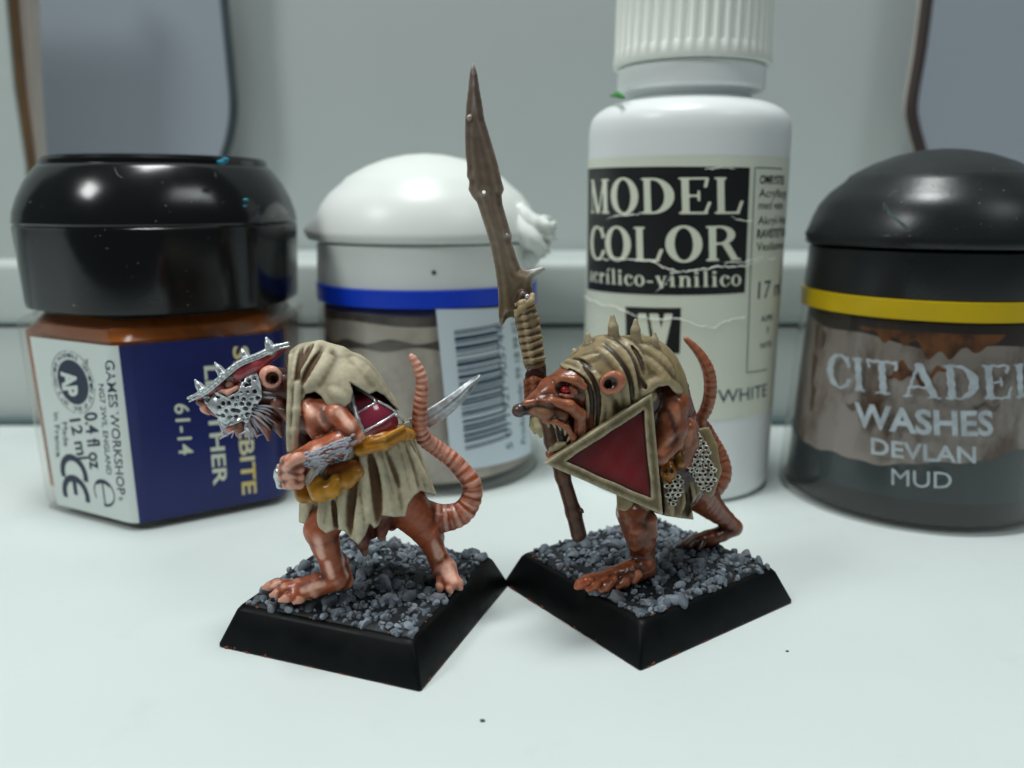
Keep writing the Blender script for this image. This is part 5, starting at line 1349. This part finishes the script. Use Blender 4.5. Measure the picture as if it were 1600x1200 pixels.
for nd in ([(994, 826, 70.7, 5), (996, 850, 70.9, 4)], [(1012, 866, 71.0, 4), (1014, 880, 71.0, 4)], [(1052, 636, 68.6, 7), (1056, 652, 68.5, 6)], [(1046, 690, 68.4, 7), (1034, 706, 68.0, 6)], [(1120, 800, 77.8, 3), (1138, 818, 79, 3)], [(870, 596, 66.4, 4), (846, 612, 66.1, 3)], [(898, 648, 66.9, 5), (904, 668, 67.2, 4)], [(1076, 676, 70.1, 6), (1074, 692, 70.5, 5)]):
    P__, R__ = chainpts(nd); b.add('paint', f_chain(P__, R__*1.25, .1), P__.min(0)-1.4, P__.max(0)+1.4, 0, SBH)
P__, R__ = chainpts([(800, 643, 66.2, 13), (814, 641, 66.4, 12)]); b.add('paint', f_chain(P__, R__*1.1, .1), P__.min(0)-1.4, P__.max(0)+1.4, 0, lin(30, 44, 50))
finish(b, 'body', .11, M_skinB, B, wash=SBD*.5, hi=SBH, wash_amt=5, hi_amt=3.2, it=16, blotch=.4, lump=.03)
s = Sculpt(); s.ell(884, 609, 66.75, 8, 7, 7, None, .02); finish(s, 'eye', .07, M_eye, B)
s = Sculpt(); s.chain([(893, 606, 66.7, 5), (897, 612, 66.6, 5), (894, 618, 66.6, 4)], lin(150, 92, 70), .1); s.chain([(876, 617, 66.4, 3), (886, 620, 66.3, 3.4), (894, 619, 66.3, 3)], lin(150, 92, 70), .1); finish(s, 'eyelid', .08, M_skinB, B)
for nd in ([(838, 656, 66.2, 6.5), (840, 668, 66.0, 6.5), (845, 681, 65.9, 3.5)], [(833, 654, 66.6, 6), (833, 666, 66.6, 5.5), (836, 676, 66.5, 3)], [(856, 661, 66.2, 3.5), (858, 668, 66.2, 1.5)], [(865, 661, 66.1, 3.5), (868, 669, 66.1, 1.5)], [(874, 664, 66.1, 3.5), (876, 672, 66.1, 1.4)], [(884, 672, 66.1, 3.5), (883, 680, 66.2, 1.4)], [(890, 684, 66.2, 3), (886, 690, 66.3, 1.3)],
           [(862, 702, 66.6, 5), (872, 697, 66.4, 5.5), (882, 694, 66.4, 4)]):
    s = Sculpt(); s.chain(nd, None, .1); finish(s, 'tooth', .075, M_tooth, B)
# ---- hooded cloth over head, neck and shoulders
c = Sculpt()
c.chain([(903, 603, 69.3, 45), (948, 588, 70.4, 62), (992, 598, 71.8, 72), (1006, 612, 72.6, 68)], OL, .35, .8)
c.chain([(930, 640, 69.6, 44), (960, 650, 70.6, 50)], OL, .4)
hb = prehit(c)
for n_, r_, kk_ in (([(868, 572), (884, 574), (904, 584), (917, 604), (920, 640), (914, 672)], 7, .2), ([(880, 562), (905, 570), (922, 590), (930, 620), (930, 655), (926, 680)], 6.5, .2), ([(925, 580), (938, 600), (940, 640), (936, 672)], 7, .25),
                ([(935, 545), (958, 560), (976, 590), (982, 630)], 8, .3), ([(950, 532), (976, 552), (990, 585), (993, 620)], 8, .3), ([(970, 528), (994, 548), (1004, 572)], 8, .3), ([(1010, 560), (1030, 580), (1046, 600)], 8, .45),
                ([(900, 566), (915, 562), (932, 556)], 6, .3), ([(1006, 612), (1018, 600), (1040, 596), (1064, 612)], 9, .4), ([(946, 612), (952, 640), (950, 668)], 7, .25), ([(1000, 540), (1030, 556), (1050, 580)], 7, .5)):
    fold(c, hb, n_, r_, 'u', kk_, .25, OL)
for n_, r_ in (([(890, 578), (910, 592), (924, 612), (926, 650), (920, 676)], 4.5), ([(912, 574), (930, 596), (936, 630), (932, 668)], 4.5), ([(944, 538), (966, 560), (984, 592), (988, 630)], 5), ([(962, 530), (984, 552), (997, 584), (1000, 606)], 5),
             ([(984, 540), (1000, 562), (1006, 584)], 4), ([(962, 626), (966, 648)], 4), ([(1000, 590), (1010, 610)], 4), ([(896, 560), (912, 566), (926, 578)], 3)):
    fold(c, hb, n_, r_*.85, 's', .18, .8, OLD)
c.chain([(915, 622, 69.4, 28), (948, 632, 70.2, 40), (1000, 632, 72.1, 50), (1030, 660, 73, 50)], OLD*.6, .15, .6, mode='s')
face = [(780, 520), (858, 560), (868, 566), (880, 576), (897, 584), (908, 597), (914, 618), (914, 645), (912, 668), (904, 700), (900, 740), (780, 740)]
low = [(880, 712), (918, 694), (950, 672), (985, 640), (1006, 622), (1016, 616), (1028, 605), (1044, 602), (1052, 612), (1060, 618), (1070, 624), (1110, 640), (1110, 800), (880, 800)]
for P_ in (face, low):
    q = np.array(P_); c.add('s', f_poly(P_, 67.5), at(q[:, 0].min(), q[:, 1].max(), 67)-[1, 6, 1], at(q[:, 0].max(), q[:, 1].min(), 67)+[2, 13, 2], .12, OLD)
c.ell(955, 599, 66.2, 25, 22, 16, OLD, .1, 30, 's')
for (bx, by, r0), (tx, ty) in (((903, 565, 9), (897, 547)), ((923, 552, 9.5), (918, 523)), ((959, 527, 9), (957, 494)), ((993, 530, 8.5), (993, 501)), ((1022, 542, 7), (1023, 521))):
    c.chain([(bx, by+3, 70.0, r0*1.15), (bx*.5+tx*.5, by*.5+ty*.5, 70.0, r0*.85), (tx, ty, 70.0, r0*.42)], lin(150, 134, 104), .12)
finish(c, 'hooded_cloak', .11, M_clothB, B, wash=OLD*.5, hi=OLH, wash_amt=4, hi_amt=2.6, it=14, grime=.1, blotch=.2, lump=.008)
# maroon straps and hem seen behind the far shoulder
s = Sculpt(); s.chain([(1056, 585, 74, 12), (1066, 612, 74.4, 11), (1076, 650, 75.0, 12), (1084, 668, 75.6, 9)], lin(104, 30, 34), .2)
s.chain([(1058, 578, 73.6, 6), (1070, 604, 73.8, 6), (1062, 612, 73.4, 6)], lin(60, 40, 26), .1); finish(s, 'back_strap', .11, M_gloss, B, wash=lin(40, 12, 14), hi=lin(160, 70, 70))
# ---- loincloth and flaps
sk = Sculpt(); cx_, cy_, = 1040, 75.2
t_, b_ = at(cx_, 700, cy_), at(1042, 812, cy_-.4)
def skB(off):
    m_ = mmpx(75, 10)
    def f(x, y, z):
        t = np.clip((t_[2]-z)/(t_[2]-b_[2]), -.1, 1.2); cx = t_[0]+(b_[0]-t_[0])*t
        a = (44+22*t)*m_; bb = (44+14*t)*m_; X = (x-cx)/a; Y = (y-cy_)/bb; ph = np.arctan2(Y, X)
        return (np.sqrt(X*X+Y*Y)-1-.09*t*np.sin(7*ph+.5)-.03*t*np.sin(17*ph))*np.minimum(a, bb)*.8+off
    return f
sl, sh = at(930, 880, 72)-[0, 4, 0], at(1170, 640, 78)+[0, 4, 0]
sk.add('u', skB(0), sl, sh, 0, lin(120, 104, 72))
sk.chain([(1094, 668, 76.4, 13), (1106, 700, 76.2, 15), (1112, 735, 76, 15), (1104, 765, 75.6, 14)], lin(128, 112, 78), .3, flat=2.0)
sk.chain([(978, 775, 71.6, 15), (976, 798, 71.3, 12)], OL, .2); sk.chain([(1004, 780, 71.6, 15), (1006, 800, 71.6, 9)], OL*.6, .2)
hk = prehit(sk, .25, (sl, sh))
for n_, r_ in (([(1076, 745), (1084, 780), (1082, 806)], 6), ([(1040, 740), (1046, 780), (1050, 806)], 6), ([(1066, 740), (1070, 775), (1064, 800)], 5)): fold(sk, hk, n_, r_, 'u', .2, .25, lin(150, 132, 96))
for n_, r_ in (([(1070, 745), (1077, 780), (1074, 806)], 5), ([(1030, 745), (1032, 780), (1034, 806)], 6)): fold(sk, hk, n_, r_, 's', .15, .25, OLD)
sk.add('s', skB(.6), sl, sh, .1, lin(70, 34, 22))
cutb = [(900, 900), (900, 796), (968, 797), (985, 802), (1000, 806), (1020, 800), (1040, 806), (1060, 809), (1084, 812), (1080, 790), (1092, 772), (1110, 778), (1130, 770), (1200, 770), (1200, 900)]
sk.add('s', f_poly(cutb, 74), sl, sh, .12, None)
sk.add('s', f_poly([(900, 500), (1200, 500), (1200, 655), (1100, 668), (1084, 672), (1070, 700), (1040, 716), (900, 716)], 74), sl, sh, .12, None)
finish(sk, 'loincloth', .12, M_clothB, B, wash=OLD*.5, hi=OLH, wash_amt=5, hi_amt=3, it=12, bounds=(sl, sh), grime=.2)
s = Sculpt(); OC2 = lin(120, 76, 22)
s.chain([(1020, 712, 71.0, 8), (1046, 712, 70.6, 9), (1062, 704, 70.8, 9), (1072, 694, 71.2, 8)], OC2, .15)
s.chain([(1044, 726, 70.0, 9), (1045, 738, 69.8, 12), (1047, 746, 69.9, 9)], lin(150, 92, 26), .1); s.chain([(1060, 712, 70.3, 7), (1062, 724, 70.1, 8)], lin(110, 72, 20), .1)
s.ell(1040, 735, 69.2, 3.5, 4, 3, lin(20, 10, 4), .05, 0, 's'); s.ell(1049, 735, 69.2, 3.5, 4, 3, lin(20, 10, 4), .05, 0, 's')
finish(s, 'belt_pouch', .1, M_ochre, B, wash=lin(40, 22, 6), hi=lin(190, 140, 60), wash_amt=4, hi_amt=3, it=6)
# ---- chain mail skirts made of rings
def mail(poly, Yf, name, sx=8.6, sy=7.0, rmin=.185, seed=4):
    hit = Hit('loincloth', 'body', 'belt_pouch'); fp = f_poly(poly, Yf); q = np.array(poly); out = []; back = []; r_ = np.random.default_rng(seed)
    j = 0; y = q[:, 1].min()
    while y < q[:, 1].max():
        x = q[:, 0].min()+(j % 2)*sx/2
        while x < q[:, 0].max():
            p0 = at(x, y, Yf)
            if fp(*p0) < 0:
                p = at(x+r_.normal(0, .45), y+r_.normal(0, .4), Yf+.12*math.sin(x*.11)); n = np.array([.25*math.sin(x*.1)+.25*r_.normal(), -1, .12+.3*(-1)**j+.15*r_.normal()]); n /= np.linalg.norm(n)
                out.append(torus(p, n, rmin+.02*r_.random()+.01, .08, 10, 5, 1.1, ax=[1, 0, .1*r_.normal()]))
            x += sx
        y += sy; j += 1
    V, F = merge(out); return mk(name, V, F, M_metalB, B, kind='stuff')
m1 = [(1085, 672), (1096, 678), (1104, 700), (1113, 722), (1119, 742), (1117, 758), (1108, 768), (1098, 764), (1086, 752), (1076, 736), (1070, 712), (1068, 694), (1076, 684)]
m2 = [(1062, 738), (1066, 756), (1064, 776), (1056, 790), (1046, 790), (1040, 776), (1038, 758), (1050, 752), (1056, 746)]
mail(m1, 71.2, 'mail_skirt'); mail(m2, 69.4, 'mail_skirt', seed=8)
s = Sculpt(); f1 = f_poly([(x, y) for x, y in m1], 71.5); lo_, hi_ = at(1060, 780, 71.5)-[0, .4, 0], at(1126, 664, 71.5)+[0, .8, 0]
s.add('u', lambda x, y, z: np.maximum(f1(x, y, z), np.abs(y-71.55)-.18), lo_, hi_, 0, lin(58, 40, 28))
finish(s, 'mail_lining', .12, M_clothB, B, bounds=(lo_-[.3, .3, .3], hi_+[.3, .3, .3]))
s = Sculpt(); f2 = f_poly(m2, 69.7); lo_, hi_ = at(1030, 800, 69.7)-[0, .4, 0], at(1076, 730, 69.7)+[0, .8, 0]
s.add('u', lambda x, y, z: np.maximum(f2(x, y, z), np.abs(y-69.75)-.15), lo_, hi_, 0, lin(50, 36, 28))
finish(s, 'mail_lining', .12, M_clothB, B, bounds=(lo_-[.3, .3, .3], hi_+[.3, .3, .3]))
# ---- shield
SL, ST, SR = at(850, 724, 65.0), at(1019, 614, 67.4), at(1036, 805, 66.6)
nrm = np.cross(ST-SL, SR-SL); nrm /= np.linalg.norm(nrm); nrm = nrm if nrm[1] < 0 else -nrm
e1 = (ST-SL)/np.linalg.norm(ST-SL); e2 = np.cross(nrm, e1); q2 = lambda p: np.array([(p-SL)@e1, (p-SL)@e2])
tri = [q2(SL), q2(ST), q2(SR)]
def f_tri(x, y, z, inset=0.0):
    X = (x-SL[0])*e1[0]+(y-SL[1])*e1[1]+(z-SL[2])*e1[2]; Yv = (x-SL[0])*e2[0]+(y-SL[1])*e2[1]+(z-SL[2])*e2[2]; d = None; c_ = sum(tri)/3
    for i in range(3):
        a, b_ = tri[i], tri[(i+1) % 3]; t = (b_-a)/np.linalg.norm(b_-a); n = np.array([t[1], -t[0]])
        if (c_-a)@n > 0: n = -n
        q = (X-a[0])*n[0]+(Yv-a[1])*n[1]; d = q if d is None else np.maximum(d, q)
    return d
def f_h(x, y, z): return (x-SL[0])*nrm[0]+(y-SL[1])*nrm[1]+(z-SL[2])*nrm[2]
def wob_(x, y, z): return .035*np.sin(x*1.7+1)*np.sin(z*1.3)+.02*np.sin(x*3.1+z*2.3)
s = Sculpt(); lo_ = np.min([SL, ST, SR], 0)-.9; hi_ = np.max([SL, ST, SR], 0)+.9; lo_[1] -= .2; hi_[1] += .5
RW_ = 0.86
def rimf(x, y, z):
    d = f_tri(x, y, z); h = f_h(x, y, z); w_ = wob_(x, y, z)
    dd = np.maximum(np.maximum(d, -(d+RW_)+w_), np.abs(h+.28)-.34-w_*.6)
    ch = (d+.0+h-.0+.02)*.707          # chamfer on the outer edge
    return np.maximum(dd, ch-.02)
s.add('u', rimf, lo_, hi_, 0, lin(140, 128, 98))
for i, (px, py, r_) in enumerate(((862, 726, 4), (1012, 632, 3.5), (1026, 792, 4), (1029, 700, 3), (940, 768, 3))):
    pass
finish(s, 'shield_rim', .1, M_clothB, B, wash=OLD*.6, hi=lin(196, 190, 166), wash_amt=4, hi_amt=3.5, it=9, bounds=(lo_, hi_), grime=.12)
s = Sculpt()
s.add('u', lambda x, y, z: np.maximum(np.maximum(f_tri(x, y, z)+.35, np.abs(f_h(x, y, z)+.42)-.22-.02*np.sin(x*3)*np.sin(z*2)), -9.0+0*x), lo_, hi_, 0, None)
def redcol(x, y, z):
    d = -f_tri(x, y, z)-RW_; t = np.clip(d/1.0, 0, 1); X = (x-SL[0])/10; Zr = np.clip((18.5-z)/6+.2*np.sin(x*.9), 0, 1)
    c0 = lin(88, 14, 20); c1 = lin(134, 18, 28); return (c0*(1-(t*Zr)[:, None])+c1*(t*Zr)[:, None])*(1-.75*np.clip(1-d/.22, 0, 1)[:, None])
s.ops[-1] = s.ops[-1][:5]+(redcol,)
finish(s, 'shield_panel', .11, M_shield, B, wash_amt=0, hi_amt=0, bounds=(lo_, hi_), mottle=.03)
s = Sculpt(); s.chain([(1015, 618, 68.6, 12), (990, 634, 68.4, 9), (962, 652, 68.4, 8)], OL, .2, flat=.8)      # strap seen over the shield's upper edge
finish(s, 'shield_strap', .12, M_clothB, B, wash=OLD, hi=OLH)
# ---- glaive
YG = 72.0
s = Sculpt()
s.chain([(904, 834, 73.6, 12.5), (896, 800, 73.5, 12), (879, 744, 73.2, 11.5), (862, 690, 72.9, 11), (848, 625, 72.5, 12), (838, 575, 72.2, 14), (834, 560, 72.1, 14)], lin(84, 50, 32), .2, .4)
s.chain([(908, 796, 73.0, 3), (911, 800, 73.0, 2.5)], lin(60, 34, 22), .05); s.ell(836, 588, 71.4, 16, 16, 5, lin(60, 26, 14), .1)
finish(s, 'pole', .12, M_wood, B, wash=lin(30, 14, 8), hi=lin(140, 96, 66), wash_amt=3, hi_amt=2, mottle=.2)
s = Sculpt(); pw = [(835, 566, 72.1), (829, 530, 72.0), (824, 500, 71.9), (820, 476, 71.9), (818, 466, 71.9)]
s.chain([(*q, r_) for q, r_ in zip(pw, (17, 18, 19, 14, 10))], lin(142, 120, 88), .2)
for k in range(9):
    y = 562-k*11.2; x = 835-(562-y)*.175; r0 = 18-(k > 7)*4
    s.chain([(x-r0*.8, y+3, 71.3, 4.4), (x-4, y+1.5, 70.9+.05, 5.2), (x+r0*.75, y-3-2*(k % 3), 71.35, 4.6)], lin(150, 128, 94), .06)
s.chain([(808, 492, 71.2, 5), (816, 480, 70.9, 6), (830, 470, 71.0, 6), (832, 462, 71.4, 5)], lin(160, 140, 104), .06)
finish(s, 'grip_wrap', .09, M_clothB, B, wash=lin(44, 24, 10), hi=lin(200, 180, 140), wash_amt=5, hi_amt=3.5, it=8)
out = [(738, 98), (734, 112), (728, 167), (726, 205), (727, 240), (730, 262), (729, 275), (733, 283), (732, 297), (738, 308), (745, 316), (752, 338), (760, 362), (767, 388), (773, 418), (777, 445), (779, 470), (779, 490), (780, 513), (786, 508), (792, 498), (800, 495), (808, 500), (822, 498), (832, 470), (832, 446), (837, 432), (853, 421), (848, 416), (838, 419), (824, 422), (814, 420), (808, 404), (803, 388), (799, 378), (800, 368), (796, 356), (790, 335), (785, 318), (784, 305), (788, 296), (784, 282), (778, 256), (771, 232), (763, 205), (757, 186), (755, 170), (750, 142), (746, 115), (742, 102)]
s = Sculpt(); fp = f_poly(out, YG)
ridge = [at(x, y, YG) for x, y in ((738, 100), (744, 180), (752, 260), (762, 320), (780, 400), (796, 470), (806, 500))]
def gl(x, y, z):
    e_ = fp(x, y, z); ins = np.clip(-e_, 0, 2); th = .06+np.clip(ins*.62, 0, .40)+.05*np.clip(ins-.7, 0, 1)
    return np.maximum(e_, (np.abs(y-YG+.15*0)-th)*.8)
lo_, hi_ = at(718, 522, YG)-[0, 1.1, 0], at(862, 90, YG)+[0, 1.1, 0]
def gcol(x, y, z):
    X, Yp = near(x, y, z); t = np.clip((Yp-120)/300, 0, 1); q = np.clip((Yp-380)/120, 0, 1)
    c_ = lin(112, 94, 84)*(1-t[:, None])+lin(140, 124, 106)*t[:, None]; c_ = c_*(1-q[:, None])+lin(104, 84, 54)*q[:, None]; e_ = np.clip((125-Yp)/60, 0, 1)[:, None]; c_ = c_*(1-e_)+lin(104, 52, 46)*e_
    hk_ = np.clip((X-826)/8, 0, 1)*(Yp < 450); return c_*(1-hk_[:, None])+lin(170, 170, 168)*hk_[:, None]
s.add('u', gl, lo_, hi_, 0, gcol)
s.ell(733, 184, 71.62, 4.5, 4.5, 4.5, lin(170, 150, 120), .06)
s.chain([(817, 462, 71.5, 9), (813, 474, 71.4, 9)], lin(60, 34, 18), .1)
for x, y, r_ in ((724, 252, 5), (725, 272, 4), (792, 366, 4), (756, 300, 5), (790, 312, 5)):
    s.chain([(x, y, YG-.8, r_*.6), (x, y, YG+.8, r_*.6)], None, .12, mode='s')
finish(s, 'glaive_blade', .105, M_glaive, B, wash=lin(34, 20, 14), hi=lin(196, 190, 184), wash_amt=2.2, hi_amt=4, it=7, bounds=(lo_, hi_), mottle=.1)
s = Sculpt(); s.ell(824, 463, 71.0, 4, 4, 3.6, None, .05); finish(s, 'rivet', .07, M_metal, B)
